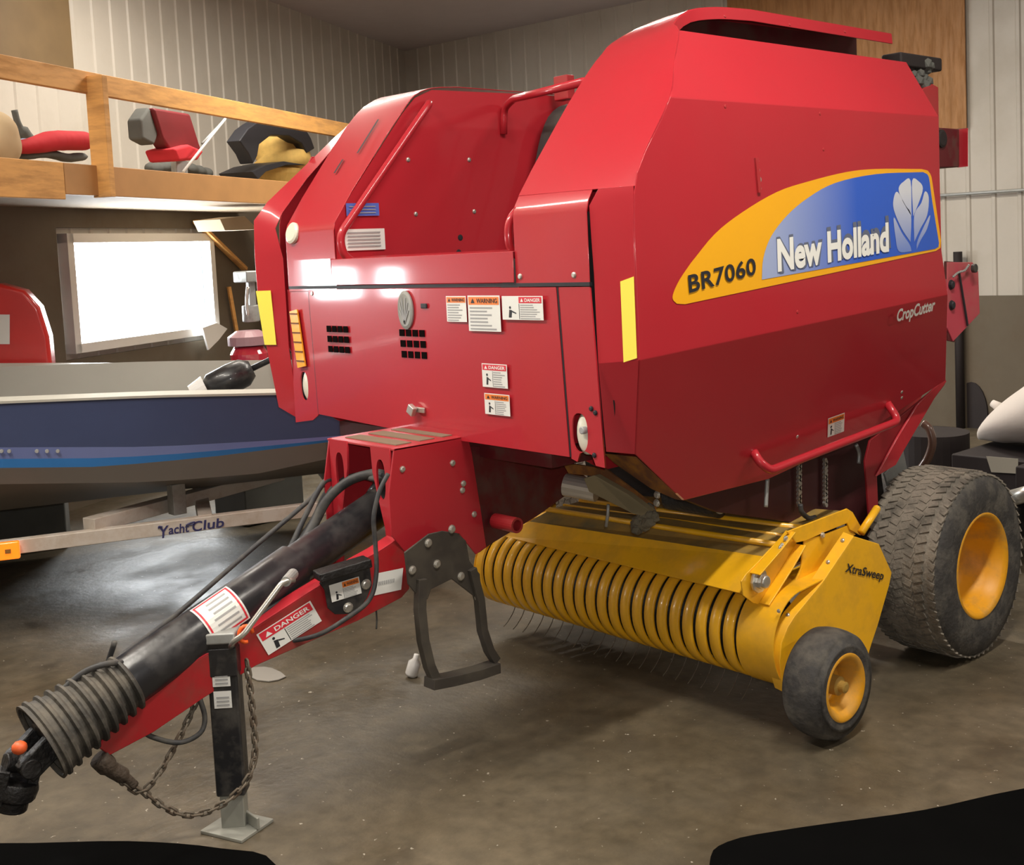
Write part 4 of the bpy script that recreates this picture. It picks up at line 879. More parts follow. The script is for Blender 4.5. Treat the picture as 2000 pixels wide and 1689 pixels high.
# ================================================================== pickup (a part of the baler)
PK = empty('pickup', (-3.35, 3.5, .3), None, None); PK.parent = BAL; PK.matrix_parent_inverse = Matrix.Translation(-BAL.location)
AY, AZ, AR = 3.475, .325, .178
def arc(a0, a1, r, n=18): return [(AY+math.cos(math.radians(a0+(a1-a0)*k/n))*r, AZ+math.sin(math.radians(a0+(a1-a0)*k/n))*r) for k in range(n+1)]
prof = [(AY+.30, AZ+.20), (AY+.10, AZ+.185)] + arc(88, 275, AR, 26) + [(AY+.20, AZ-AR+.03)]
XB0 = -4.12
me0 = None
for i in range(-1, 22):
    xa_ = XB0+.066*i+.011; xb_ = xa_+.046
    if me0 is None:
        bm = B(); rr = []
        for (y, z_) in prof:
            d = V((0, y-AY, z_-AZ)).normalized()*.008
            rr.append([bm.verts.new((0, y-d.y, z_-d.z)), bm.verts.new((.004, y, z_)), bm.verts.new((.042, y, z_)), bm.verts.new((.046, y-d.y, z_-d.z))])
        for a, b in zip(rr, rr[1:]):
            for k in range(3): bm.faces.new((a[k], a[k+1], b[k+1], b[k]))
        o = obj('stripper_band', bm, YEL, PK, smooth=True, solid=.003); me0 = o.data
    else:
        o = bpy.data.objects.new('stripper_band', me0); col.objects.link(o); setparent(o, PK)
        o.modifiers.new('solid', 'SOLIDIFY').thickness = .003
    o.location = (xa_, 0, 0)
bm = B(); lathe(bm, [(0, AR-.035), (1.55, AR-.035)], (-4.18, AY, AZ), (1, 0, 0), 32, True); obj('tine_reel', bm, GREASE, PK, smooth=False)
tm = None
for i in range(22):
    x_ = XB0+.066*i
    if tm is None:
        bm = B(); tube(bm, smooth_path([(0, AY+.02, AZ-.14), (0, AY+.00, AZ-.21), (0, AY-.04, AZ-.255), (.0, AY-.07, AZ-.275)], 4), .0020, 6); o = obj('tine', bm, CHAINM, PK, smooth=True); tm = o.data
    else: o = bpy.data.objects.new('tine', tm); col.objects.link(o); setparent(o, PK)
    o.location = (x_, 0, 0)
# plain end shroud
XE = -2.485
pr2 = [(AY+.30, AZ+.20), (AY+.10, AZ+.188)] + arc(88, 262, AR+.004, 22)
es = sheet('end_shroud', [row((-2.655, y, z_), (XE-.004, y, z_)) for y, z_ in pr2], YEL, PK, thick=.004, bevel=0, smooth=True)
# end plate facing +X
E1 = [(1668, 1047), (1717, 1062), (1742, 1118), (1737, 1143), (1715, 1220), (1702, 1259), (1690, 1300), (1640, 1345), (1535, 1354), (1527, 1325), (1524, 1292), (1527, 1256), (1539, 1226), (1552, 1205), (1566, 1188), (1607, 1138)]
ep = plate('end_plate', [X(XE, *p) for p in E1], (-.006, 0, 0), YEL, PK, bevel=.003)
fl1 = [X(XE, *p) for p in ((1668, 1047), (1607, 1138), (1566, 1188), (1552, 1205), (1539, 1226), (1527, 1256), (1524, 1292), (1527, 1325), (1535, 1353))]
sheet('end_flange', [[p, p+V((-.045, -.004, .01))] for p in fl1], YEL, ep, thick=.005, bevel=.002)
bolts('bolt', [p+V((-.025, -.008, .008)) for p in (fl1[0].lerp(fl1[1], .15), fl1[0].lerp(fl1[1], .62), fl1[1].lerp(fl1[2], .1), fl1[2].lerp(fl1[4], .5))], (0, -.8, .6), .007, ep, STEEL)
bolts('bolt', [Yp(3.33, *p) for p in ((1500, 1284), (1516, 1315), (1521, 1193))], (0, -1, 0), .006, es, STEEL)
def etext(s, bl_, br_, tl_, **k):
    O = X(XE+.002, *bl_); return text_mesh(s, O, X(XE+.002, *br_)-O, X(XE+.002, *tl_)-O, k.pop('m'), ep, **k)
etext('XtraSweep', (1649, 1122), (1724, 1138), (1652, 1099), m=BLKI, bold=.02, shear=.2)
# windguard: front beam, dusty deck with ridges, back lip
XL_, XR_ = -4.07, -2.60
def lerp3(a, b, t): return V(a).lerp(V(b), t)
fl_lo, fr_lo = X(XL_, 987, 1047), X(XR_, 1452, 1160)
fl_hi, fr_hi = X(XL_+.03, 1035, 1019), X(XR_, 1496, 1088)
fl_hi.y = fl_lo.y+.06; fl_hi = at('Y', fl_lo.y+.06, 1035, 1019)
sheet('windguard_beam', [row(fl_lo+V((0, .0, -.003)), fr_lo), row(fl_hi, fr_hi)], YEL, PK, thick=.006, bevel=0)
bl_ = at('Y', fl_hi.y+.08, 1063, 996); 
def strip(name, a, b, c, d, m, **k): return sheet(name, [row(a, b), row(c, d)], m, PK, thick=.005, bevel=0, **k)
k1l, k1r = at('Y', fl_hi.y+.07, 1068, 996), fr_hi+V((0, .09, .022))
strip('windguard_deck', fl_hi, fr_hi, k1l+V((0, 0, -.01)), k1r+V((0, 0, -.01)), YELD)
bk_l, bk_r = V((k1l.x, 3.96, .60)), V((XR_, 3.90, .705))
m1l, m1r = k1l.lerp(bk_l, .5), k1r.lerp(bk_r, .45)
strip('windguard_deck', k1l, k1r, m1l, m1r, YELD); strip('windguard_deck', m1l, m1r, bk_l, bk_r, YELD)
for a, b, r in ((k1l, k1r, .012), (m1l, m1r, .013), (k1l.lerp(m1l, .5), k1r.lerp(m1r, .5), .007)):
    bm = B(); tube(bm, [a+V((0, 0, .004)), b+V((0, 0, .004))], r, 12); obj('windguard_rod', bm, YEL, PK, smooth=True)
# small curved bank plate at the back
q = [at('Y', 3.97, 1412, 978), at('Y', 3.97, 1540, 1002), at('Y', 3.97, 1575, 1010), at('Y', 3.97, 1610, 1026), at('Y', 3.97, 1560, 1045), at('Y', 3.97, 1412, 1010)]
plate('bank_plate', q, (0, .006, 0), YELD, PK, bevel=.002)
# arm channel and knuckle with the big bolt
xa_ = -2.59
def ap(*pp): return [X(xa_, *p) for p in pp]
plate('windguard_arm', ap((1539, 1036), (1557, 1062), (1530, 1108), (1481, 1180), (1472, 1178), (1452, 1163), (1448, 1135), (1458, 1120), (1480, 1098)), (-.006, 0, 0), YEL, PK, bevel=.002)
u1 = ap((1535, 1036), (1510, 1068), (1465, 1119)); u2 = ap((1555, 1062), (1530, 1105), (1483, 1178))
sheet('arm_flange', [[p, p+V((.045, 0, .0))] for p in u1], YEL, PK, thick=.006, bevel=.002); sheet('arm_flange', [[p, p+V((.045, 0, 0))] for p in u2], YEL, PK, thick=.006, bevel=.002)
c = X(xa_+.01, 1480, 1133); bm = B(); lathe(bm, [(0, .045), (.012, .045), (.012, .030), (.026, .030), (.026, .024), (.040, .024), (.044, .016)], c, (1, 0, 0), 10, True); obj('pivot_bolt', bm, STEEL, PK, bevel=.002)
bk = plate('arm_bracket', [X(-2.56, *p) for p in ((1537, 1038), (1600, 1014), (1655, 993), (1666, 1000), (1683, 1030), (1682, 1046), (1660, 1035), (1655, 1022), (1610, 1040), (1575, 1056), (1555, 1060))], (-.008, 0, 0), YEL, PK, bevel=.003)
plate('arm_brace', [X(-2.565, *p) for p in ((1572, 1056), (1620, 1040), (1655, 1026), (1672, 1044), (1640, 1060), (1600, 1110), (1580, 1150), (1556, 1158), (1552, 1140), (1565, 1110))], (-.008, 0, 0), YEL, PK, bevel=.002)
bolts('bolt', [X(-2.56, *p) for p in ((1606, 1045), (1534, 1052), (1527, 1066), (1524, 1070))], (1, 0, 0), .010, bk, STEEL)
bm = B(); tube(bm, [X(-2.52, 1682, 1040), X(-2.52, 1712, 994)], [.016, .016], 14); bmesh.ops.create_uvsphere(bm, u_segments=14, v_segments=8, radius=.016, matrix=Matrix.Translation(X(-2.52, 1712, 994))); obj('lift_handle', bm, YEL, PK, smooth=True)
plate('pickup_end_wall', [V((XL_-.11, y, z_)) for y, z_ in arc(95, 265, AR+.002, 16)+[(AY+.35, AZ-.1), (AY+.35, AZ+.25)]], (-.006, 0, 0), YEL, PK)
# gauge wheel
gw, grm, gcx = wheel(-2.290, 1, 3.44, .200, .150, .112, 'gauge_wheel', False, 0)
bm = B(); lathe(bm, [(0, .036), (.05, .034), (.055, .020), (.075, .020), (.078, .012)], (gcx+.0, 3.44, .200), (1, 0, 0), 20, True); obj('hub', bm, mat('hub_worn', (.40, .24, .05), .5, var=.3), grm, smooth=False)
bm = B(); tube(bm, [(gcx, 3.44, .2), (XE-.02, 3.44, .2), (XE-.02, 3.65, .3)], .02, 12); obj('gauge_axle', bm, YEL, PK, smooth=True)

# ================================================================== boat on its trailer, left
K = V((-5.62, 2.42, 0)); bd = V((.411, .911, 0)).normalized(); bn = V((-bd.y, bd.x, 0))          # along the boat (to the right in view), away from camera
def bp_(s, t, z_): return K + bd*s + bn*t + V((0, 0, z_))
def on_side(px, py, t=0): return atp(K+bn*t, bn, px, py)
def sz(px, py, t=0):
    q = on_side(px, py, t)-K; return q.dot(bd), q.z
TR = empty('boat_trailer', bp_(0, .8, 0), 'cream painted boat trailer with club lettering along its side rail', 'boat trailer')
lo, hi = sz(0, 1092), sz(0, 1058)
a0 = sz(60, 1082); a1 = sz(620, 1006); b0 = sz(60, 1050); b1 = sz(640, 984)
zc = lambda s: None
rail_pts = [(a0, b0), (a1, b1)]
f = lambda s, p, q: p[1]+(q[1]-p[1])*(s-p[0])/(q[0]-p[0])
S0, S1 = -1.9, 1.75
bm = B()
zl = (f(0, a0, a1)); zh = (f(0, b0, b1)); slope = .5*((a1[1]-a0[1])/(a1[0]-a0[0]) + (b1[1]-b0[1])/(b1[0]-b0[0]))
def zr(s): return (zl+zh)/2 + slope*s
hh = (zh-zl)
beam(bm, bp_(S0, .04, zr(S0)), bp_(S1, .04, zr(S1)), .06, hh)
sr = obj('side_rail', bm, TRL, TR, bevel=.004)
bm = B(); beam(bm, bp_(S0, 1.50, zr(S0)), bp_(S1, 1.50, zr(S1)), .06, hh); obj('side_rail', bm, TRL, TR, bevel=.004)
for s in (-1.0, .25, 1.0, 1.65):
    bm = B(); beam(bm, bp_(s, .04, zr(s)), bp_(s, 1.5, zr(s)), .07, .08); obj('cross_member', bm, TRL if s < 2 else DARK, TR, bevel=.004)
bm = B(); beam(bm, bp_(-.3, .06, zr(0)+.05), bp_(.7, .9, zr(0)+.06), .09, .07); obj('diagonal_brace', bm, TRL, TR, bevel=.004)
for s, t in ((.12, .25), (1.05, .25), (.12, 1.3), (1.05, 1.3)):
    bm = B(); box(bm, bp_(s, t, zr(s)+.10), (.07, .07, .16)); obj('bunk_post', bm, GALV, TR, bevel=.003)
# fender and wheel
fs = -1.45
bm = B(); rr = .36; fz = .36
c0 = bp_(fs, .10, fz-.04)
prev = None
for k in range(15):
    th_ = PI*(.06+.88*k/14); p = c0 + bd*math.cos(th_)*-rr*1.15 + V((0, 0, math.sin(th_)*rr*.66)); r_ = [bm.verts.new(p+bn*.02), bm.verts.new(p+bn*.30)]
    if prev: bm.faces.new((prev[0], prev[1], r_[1], r_[0]))
    prev = r_
obj('fender', bm, TRL, TR, solid=.01, smooth=True)
tw = empty('trailer_wheel', bp_(fs, .2, .29), None, None); tw.parent = TR; tw.matrix_parent_inverse = Matrix.Translation(-TR.location)
bm = B(); lathe(bm, [(-.08, .16), (-.09, .25), (-.06, .29), (.06, .29), (.09, .25), (.08, .16)], bp_(fs, .2, .29), bn, 40); o = obj('tyre', bm, RUB, None, smooth=True); o.parent = tw; o.matrix_parent_inverse = Matrix.Translation(-tw.location)
bm = B(); lathe(bm, [(-.08, .165), (-.05, .13), (-.06, .03), (-.06, .001)], bp_(fs, .2, .29), bn, 32); o = obj('rim', bm, TRIM, None, smooth=True); o.parent = tw; o.matrix_parent_inverse = Matrix.Translation(-tw.location)
bm = B(); lathe(bm, [(-.08, .16), (-.09, .25), (-.06, .29), (.06, .29), (.09, .25), (.08, .16)], bp_(fs, 1.35, .29), bn, 40); obj('far_tyre', bm, RUB, TR, smooth=True)
bm = B(); beam(bm, bp_(fs, .1, .29), bp_(fs, 1.4, .29), .05, .05); obj('axle', bm, DARK, TR)
bm = B(); beam(bm, bp_(1.6, .3, zr(1.6)-.01), bp_(1.6, .3, .0), .05, .05); obj('prop_leg', bm, DARK, TR)
# lettering and amber lamp
def railp(px, py): return on_side(px, py, .008)
O = railp(313, 1046); U = railp(438, 1029)-O; Vv = railp(312, 1028)-O
for s, u0, u1, v0, v1 in (('Y', -.02, .14, -.30, 1.0), ('acht', .13, .45, -.02, 1.0), ('C', .50, .66, -.06, 1.05), ('lub', .67, 1.0, .0, 1.05)):
    text_mesh(s, O+U*u0+Vv*v0, U*(u1-u0), Vv*(v1-v0), NAVYI, sr, bold=.018, shear=.1)
for pts in ([(-.02, .8), (-.01, 1.02), (.04, .92)], [(.40, .75), (.47, .95), (.54, .98), (.50, .75), (.44, .78)]):
    bm = B(); tube(bm, smooth_path([O+U*a+Vv*b-bn*.002 for a, b in pts], 5), .004, 6); obj('lettering', bm, NAVYI, sr)
bm = B(); c = railp(18, 1072)-bn*.03; R = Matrix.Rotation(math.atan2(bd.y, bd.x), 3, 'Z'); box(bm, c, (.10, .035, .085), R); al = obj('amber_lamp', bm, mat('amber_lens', (1, .16, .01), .25, coat=.6, emit=(1, .20, .01), es=1.2), TR, bevel=.008)
bm = B(); box(bm, c-bn*.02, (.025, .012, .02), R); obj('lens_centre', bm, RUST, al)
bm = B(); beam(bm, bp_(-1.75, -.02, zr(0)-.17), bp_(-1.2, -.02, zr(0)-.14), .04, .05); obj('lamp_step', bm, TRL, TR)

BT = empty('boat', bp_(0, .9, .6), 'long motor boat with navy hull and blue stripe sitting on the trailer', 'boat')
gz = [sz(px, py, -.06) for px, py in ((0, 788), (300, 776), (540, 771))]
def ip(pts, s):
    pts = sorted(pts)
    if s <= pts[0][0]: a, b = pts[0], pts[1]
    elif s >= pts[-1][0]: a, b = pts[-2], pts[-1]
    else:
        for a, b in zip(pts, pts[1:]):
            if a[0] <= s <= b[0]: break
    return a[1]+(b[1]-a[1])*(s-a[0])/(b[0]-a[0])
st1 = [sz(px, py, -.02) for px, py in ((0, 873), (300, 872), (560, 858), (640, 852))]
st2 = [sz(px, py, -.01) for px, py in ((0, 912), (200, 910), (400, 892), (640, 862))]
chn = [sz(px, py, .08) for px, py in ((0, 942), (300, 938), (500, 922), (700, 880))]
kel = [sz(px, py, .45) for px, py in ((0, 1040), (200, 988), (400, 965), (640, 930))]
secs = []
NS = 26
for i in range(NS+1):
    s = -3.2 + 5.1*i/NS; fl2 = max(0, (s-1.0)/1.1)**2; hw = 1.0*(1-.8*min(1, fl2)); c_ = .94
    g, a, b_, cz_, kz = ip(gz, s), ip(st1, s), ip(st2, s), ip(chn, s), max(zr(s)+.10, ip(kel, s))
    secs.append((s, c_, hw, g, a, b_, cz_, kz))
def hull_strip(name, fa, fb, material, smooth=True, thick=.012):
    for sg in (-1, 1):
        bm = B(); prev = None
        for S in secs:
            (t1, z1), (t2, z2) = fa(S), fb(S); r_ = [bm.verts.new(bp_(S[0], S[1]+sg*t1, z1)), bm.verts.new(bp_(S[0], S[1]+sg*t2, z2))]
            if prev: bm.faces.new((prev[0], prev[1], r_[1], r_[0]))
            prev = r_
        obj(name, bm, material, BT, smooth=smooth, solid=thick)
hull_strip('navy_topside', lambda S: (S[2], S[3]), lambda S: (S[2]-.03, S[4]), NAVY)
hull_strip('navy_topside', lambda S: (S[2]-.03, S[4]), lambda S: (S[2]-.02, S[4]*.45+S[5]*.55), mat('boat_navy_lower', (.07, .09, .22), .4, coat=.15))
hull_strip('blue_stripe', lambda S: (S[2]-.02, S[4]*.45+S[5]*.55), lambda S: (S[2]-.025, S[5]), BLUE)
hull_strip('hull_chine', lambda S: (S[2]-.025, S[5]), lambda S: (S[2]-.09, S[6]), mat('hull_chine_grey', (.24, .22, .20), .5))
hull_strip('hull_bottom', lambda S: (S[2]-.09, S[6]), lambda S: (S[2]*.45, S[7]), HULLB)
hull_strip('hull_bottom', lambda S: (S[2]*.45, S[7]), lambda S: (0, S[7]-.05), HULLB)
hull_strip('gunwale', lambda S: (S[2]+.01, S[3]), lambda S: (S[2]-.08, S[3]+.012), ALU)
hull_strip('deck_liner', lambda S: (S[2]-.08, S[3]+.012), lambda S: (S[2]-.14, S[3]-.35), ALU)
# far side coaming, raised so that its light inner face shows over the near gunwale
cz1 = [sz(px, py, 1.80) for px, py in ((0, 716), (300, 715), (535, 712))]
bm = B(); prev = None
for S in secs:
    t = S[1]+S[2]-.14; r_ = [bm.verts.new(bp_(S[0], t, S[3]-.35)), bm.verts.new(bp_(S[0], t, S[3]+.02)), bm.verts.new(bp_(S[0], t+.04, ip(cz1, S[0])))]
    if prev:
        for k in range(2): bm.faces.new((prev[k], prev[k+1], r_[k+1], r_[k]))
    prev = r_
obj('far_coaming', bm, ALU, BT, solid=.02, smooth=False)
bm = B(); s_ = secs[0]; ngon(bm, [bp_(s_[0], s_[1]-s_[2], s_[3]), bp_(s_[0], s_[1]+s_[2], s_[3]), bp_(s_[0], s_[1]+s_[2]*.9, s_[6]), bp_(s_[0], s_[1]+.3, s_[7]), bp_(s_[0], s_[1]-.3, s_[7]), bp_(s_[0], s_[1]-s_[2]*.9, s_[6])]); obj('transom', bm, NAVY, BT, solid=.03)
bm = B()
for S in (secs[0], ): pass
prev = None
for S in secs:
    r_ = [bm.verts.new(bp_(S[0], S[1]-S[2]+.12, S[3]-.33)), bm.verts.new(bp_(S[0], S[1]+S[2]-.12, S[3]-.33))]
    if prev: bm.faces.new((prev[0], prev[1], r_[1], r_[0]))
    prev = r_
obj('boat_floor', bm, CLOTHG, BT)
for px in (3, 18, 72, 92, 113):
    bm = B(); c = on_side(px, 881, -.05); lathe(bm, [(0, .010), (.008, .008)], c, -bn, 10, True); obj('drain_vent', bm, GALV, BT)
# trolling motor head lying on the boat
c = on_side(452, 739, 1.0); d_ = (on_side(500, 716, 1.0)-c).normalized()
bm = B(); lathe(bm, [(-.16, .05), (-.12, .085), (0, .09), (.08, .085), (.13, .05)], c, d_, 24, True); o = obj('motor_head', bm, BLK, smooth=True); tag(o, 'round dark trolling motor with pale cap lying on the boat deck', 'trolling motor'); 
bm = B(); lathe(bm, [(-.24, .07), (-.15, .09)], c, d_, 24, True); obj('pale_cap', bm, TRIM, o, smooth=False)
bm = B(); tube(bm, [c+d_*.1, c+d_*.6], .018, 10); obj('motor_shaft', bm, BLK, o, smooth=True)
# red housing with white label beyond the boat, left
TT = 2.0
tp_ = on_side(30, 552, TT).z; rt = (on_side(98, 640, TT)-K).dot(bd); lf = rt-.55
pts = [(lf, .86), (lf, tp_-.03), (lf+.05, tp_), (rt-.27, tp_), (rt-.13, tp_-.05), (rt-.05, tp_-.16), (rt-.01, tp_-.35), (rt, .86)]
bm = B(); box(bm, bp_((lf+rt)/2, TT+.16, .428), (.55, .3, .85), Matrix.Rotation(math.atan2(bd.y, bd.x), 3, 'Z')); o = obj('low_cabinet', bm, CLOTHG, bevel=.01); tag(o, 'dark low cabinet under the red machine cover', 'cabinet')
RH = plate('red_cover', [bp_(a, TT, b) for a, b in pts], bn*.3, mat('red_enamel', (.60, .025, .02), .3, coat=.4), bevel=.03); tag(RH, 'tall rounded red machine cover behind the boat beside the window', 'machine cover')
O = on_side(-8, 672, TT-.01); U = on_side(19, 672, TT-.01)-O; Vv = on_side(-8, 614, TT-.01)-O; bm = B(); ngon(bm, [O, O+U, O+U+Vv, O+Vv]); obj('white_label', bm, WHT, RH)
# workbench clutter right of the window: hanging tools and a red vacuum
c = on_side(487, 690, 2.3)
bm = B(); lathe(bm, [(-.45, .13), (0, .13), (.05, .10), (.06, .05)], (c.x, c.y, c.z+.0), (0, 0, 1), 28, True); o = obj('red_canister', bm, mat('red_can', (.50, .03, .05), .15, coat=.8), smooth=False); tag(o, 'shiny red canister standing between the boat and the baler', 'canister')
bm = B(); lathe(bm, [(0, .14), (.06, .14), (.10, .08)], (c.x, c.y, c.z+.06), (0, 0, 1), 28, True); obj('canister_lid', bm, mat('pink_grey_lid', (.35, .2, .22), .3), o)
c.z -= .45; bm = B(); box(bm, (c.x, c.y, c.z/2), (.45, .45, c.z-.01)); o = obj('stand_crate', bm, CLOTHG, bevel=.01); tag(o, 'dark crate under the red canister behind the boat', 'crate')
o = empty('hanging_pump', on_side(490, 560, 2.5), 'grey metal pump hanging beside the window behind the baler', 'pump')
bm = B(); c = on_side(487, 540, 2.5); box(bm, c, (.2, .15, .08)); box(bm, on_side(490, 565, 2.5), (.05, .05, .25)); lathe(bm, [(-.06, .06), (.06, .06)], on_side(490, 612, 2.5), (0, 0, 1), 16, True); obj('pump_body', bm, GALV, o, bevel=.01)
bm = B(); tube(bm, smooth_path([on_side(484, 560, 2.4), on_side(482, 590, 2.4), on_side(485, 615, 2.4)], 6), .012, 8); obj('pump_tube', bm, STEEL, o, smooth=True)

# ================================================================== loft over the left wall
LP = V((0, 0, 0)) + CAM; LP = CAM + (atp(P0, LN, 0, 310)-CAM)*.76      # a point on the loft front
def lp(px, py, off=0): return atp(LP+LN*off, LN, px, py)
def lsz(px, py, off=0):
    q = lp(px, py, off); return (q-LP).dot(LD), q.z
def L3(s, off, z_): p = LP+LD*s+LN*off; return V((p.x, p.y, z_))
zt0, zt1 = lsz(0, 105)[1], lsz(0, 152)[1]; zb0, zb1 = lsz(0, 308)[1], lsz(0, 385)[1]
LO = empty('storage_loft', L3(3, -.8, zb1), 'pine storage loft with board rail above the window', 'storage loft')
smin, smax = lsz(0, 300)[0]-2.5, 4.6
def lbeam(name, s0, s1, z0, z1, off, th, m=WOOD):
    bm = B(); beam(bm, L3(s0, off, (z0+z1)/2), L3(s1, off, (z0+z1)/2), th, z1-z0); return obj(name, bm, m, LO, bevel=.004)
lbeam('top_rail', smin, smax, zt1, zt0, -.02, .04)
lbeam('rim_joist', smin, lsz(118, 330)[0], zb1-.0, zb0, .0, .045)
lbeam('rim_joist', lsz(118, 330)[0]+.004, smax, zb1+.03, zb0+.0, .0, .045, mat('pine_board_dark', (.42, .21, .07), .65, var=.2))
dz = zb1+.06
bm = B(); a, b = L3(smin, -.03, dz), L3(smax, -.03, dz); n2 = -LN*1.9; prism(bm, [a, b, b+n2, a+n2], (0, 0, .02)); obj('loft_deck', bm, mat('osb_deck', (.30, .22, .14), .8, var=.2, scale=30), LO)
for px in (178,):
    s, _ = lsz(px, 200); bm = B(); beam(bm, L3(s, .045, zt1-.0+.10), L3(s, .045, zb1+.02), .12, .05, LD); obj('loft_post', bm, WOOD, LO, bevel=.004)
s, _ = lsz(650, 200); bm = B(); beam(bm, L3(smax-.1, -.06, zt1), L3(smax-.1, -.06, zb1), .09, .04); obj('loft_post', bm, WOOD, LO)
for s in (smin+.2, 4.4):
    bm = B(); beam(bm, L3(s, -.05, zb1), L3(s, -.05, 0), .14, .14); obj('support_post', bm, WOOD, LO)
A = atp(P0+LN*.1, LN, 382, 432); Bq = atp(P0+LN*.1, LN, 478, 525); bm = B(); beam(bm, A, Bq, .06, .03); obj('diagonal_strut', bm, WOOD, LO)
A = atp(P0+LN*.1, LN, 447, 560); Bq = atp(P0+LN*.1, LN, 472, 705); bm = B(); beam(bm, A, Bq, .03, .03); o = obj('leaning_batten', bm, WOOD); tag(o, 'thin wooden batten leaning on the wall right of the window', 'batten')
q = [lp(430, 428, -.6), lp(478, 422, -.6), lp(505, 448, -.6), lp(440, 450, -.6)]; o = plate('cardboard_box', q, -LN*.25, mat('cardboard', (.42, .33, .22), .8), bevel=.003); tag(o, 'tan box tucked just under the loft next to the baler', 'box')
# white cloth on the window corner
q = [atp(P0+LN*.16, LN, *p) for p in ((392, 640), (420, 630), (441, 642), (424, 664), (404, 684))]
o = plate('white_rag', q, LN*.02, TRIM, bevel=.004); tag(o, 'white rag hanging from the lower right window corner', 'rag')
# things on the loft
dk = dz+.03
def ld(px, py, off=-.35): return lp(px, py, off)
def blob(name, pts, r, m, label, cat, flat=1):
    bm = B()
    for i, p in enumerate(pts):
        rr = r[i] if isinstance(r, (list, tuple)) else r
        bmesh.ops.create_icosphere(bm, subdivisions=3, radius=rr, matrix=Matrix.Translation(p) @ Matrix.Diagonal((1, 1, flat, 1)))
    o = obj(name, bm, m, smooth=True); rm_ = o.modifiers.new('r', 'REMESH'); rm_.mode = 'VOXEL'; rm_.voxel_size = .02; rm_.use_smooth_shade = True
    s_ = o.modifiers.new('s', 'SMOOTH'); s_.iterations = 6
    tag(o, label, cat); return o
def path_pts(off, *pp): return smooth_path([ld(x, y, off) for x, y in pp], 5)
blob('red_blanket', path_pts(-.3, (35, 288), (70, 283), (105, 275), (160, 275)), [.05+.03*min(1, k/9) for k in range(16)], CLOTHR, 'bright red folded blanket on the loft left of the post', 'blanket', .8)
blob('blue_cloth', path_pts(-.5, (20, 278), (60, 276), (90, 275)), .045, mat('pale_blue_cloth', (.25, .28, .42), .9), 'pale blue cloth behind the red blanket on the loft', 'cloth', .5)
blob('dark_bundle', path_pts(-.35, (45, 304), (90, 300), (130, 308), (158, 306)), .05, CLOTHG, 'dark lumpy bundle under the red blanket on the loft', 'bundle', .6)
blob('tan_sack', [ld(-14, 262), ld(-8, 285), ld(-22, 275)], .14, mat('tan_sack', (.55, .42, .25), .9), 'tan sack at the left end of the loft', 'sack')
bm = B(); tube(bm, smooth_path([ld(28, 215, -.8), ld(35, 240, -.8), ld(48, 262, -.8), ld(58, 275, -.8)], 5), [.02]*8+[.04]*8, 8); o = obj('grey_hose_bundle', bm, CLOTHG, smooth=True); tag(o, 'grey rod standing up behind the blue cloth on the loft', 'rod')
# boat seat
SE = empty('folding_chair', ld(345, 320), 'folding boat seat with dark red back, standing on the loft', 'seat')
q = [ld(*p) for p in ((300, 210), (372, 222), (390, 280), (398, 300), (345, 310), (318, 270))]
plate('seat_back', q, -LN*.12, CLOTHD, SE, bevel=.02)
q = [ld(*p) for p in ((283, 232), (300, 207), (318, 260), (310, 283), (286, 270))]; plate('back_shell', [p-LN*.03 for p in q], -LN*.12, CLOTHG, SE, bevel=.02)
q = [ld(*p, -.28) for p in ((340, 290), (370, 282), (400, 295), (388, 312), (350, 314))]; plate('seat_cushion', q, -LN*.25, CLOTHR, SE, bevel=.02)
bm = B(); beam(bm, ld(350, 315, -.5), V((*ld(350, 340, -.5).xy, dk+.01)), .09, .09); beam(bm, V((*ld(290, 340, -.5).xy, dk+.03)), V((*ld(430, 345, -.5).xy, dk+.03)), .25, .06); obj('seat_base', bm, GALV, SE, bevel=.005)
blob('grey_heap', [ld(x, y, -.95) for x, y in ((300, 328), (316, 325), (332, 324), (350, 328), (370, 330), (385, 334), (400, 338))], .075, CLOTHG, 'grey heap of gear around the boat seat base', 'gear heap', .7)
bm = B(); tube(bm, [ld(358, 335, -.2), ld(440, 232, -.2)], .010, 8); o = obj('white_pole', bm, TRIM, smooth=True); tag(o, 'thin pale pole leaning on the loft right of the boat seat', 'pole')
bm = B(); tube(bm, [ld(395, 280, -.45), ld(448, 224, -.45)], .010, 8); o = obj('grey_pole', bm, GALV, smooth=True); tag(o, 'short grey pole leaning behind the pale pole on the loft', 'pole')
# wicker piece with dark cover
WK = empty('wicker_basket', ld(545, 355, -.5), 'yellow wicker basket in a torn black cover on the loft', 'basket')
c = ld(548, 300, -.5)
bm = B(); lathe(bm, [(-.16, .20), (-.10, .24), (-.03, .25), (0, .20), (.05, .22), (.13, .19), (.20, .10), (.22, .001)], V((c.x, c.y, c.z-.02)), V((-.25, -.1, 1)), 28, True); obj('basket_body', bm, STRAW, WK, smooth=True)
c = ld(535, 345, -.5); bm = B(); lathe(bm, [(-.10, .15), (.02, .22), (.06, .23)], V((c.x, c.y, c.z)), (0, 0, 1), 28, True); obj('lower_basket', bm, STRAW, WK, smooth=False)
q = [ld(*p, -.24) for p in ((468, 275), (484, 252), (500, 240), (515, 232), (540, 238), (562, 236), (580, 248), (598, 252), (608, 270), (615, 290), (600, 299), (590, 280), (565, 265), (530, 264), (507, 282), (503, 305), (495, 320), (486, 300))]
plate('black_cover', q, -LN*.12, BLKI, WK, bevel=.01)
q = [ld(*p, -.24) for p in ((492, 335), (520, 322), (555, 315), (600, 322), (560, 322), (520, 335), (505, 350))]; plate('black_cover', q, -LN*.3, BLKI, WK, bevel=.005)

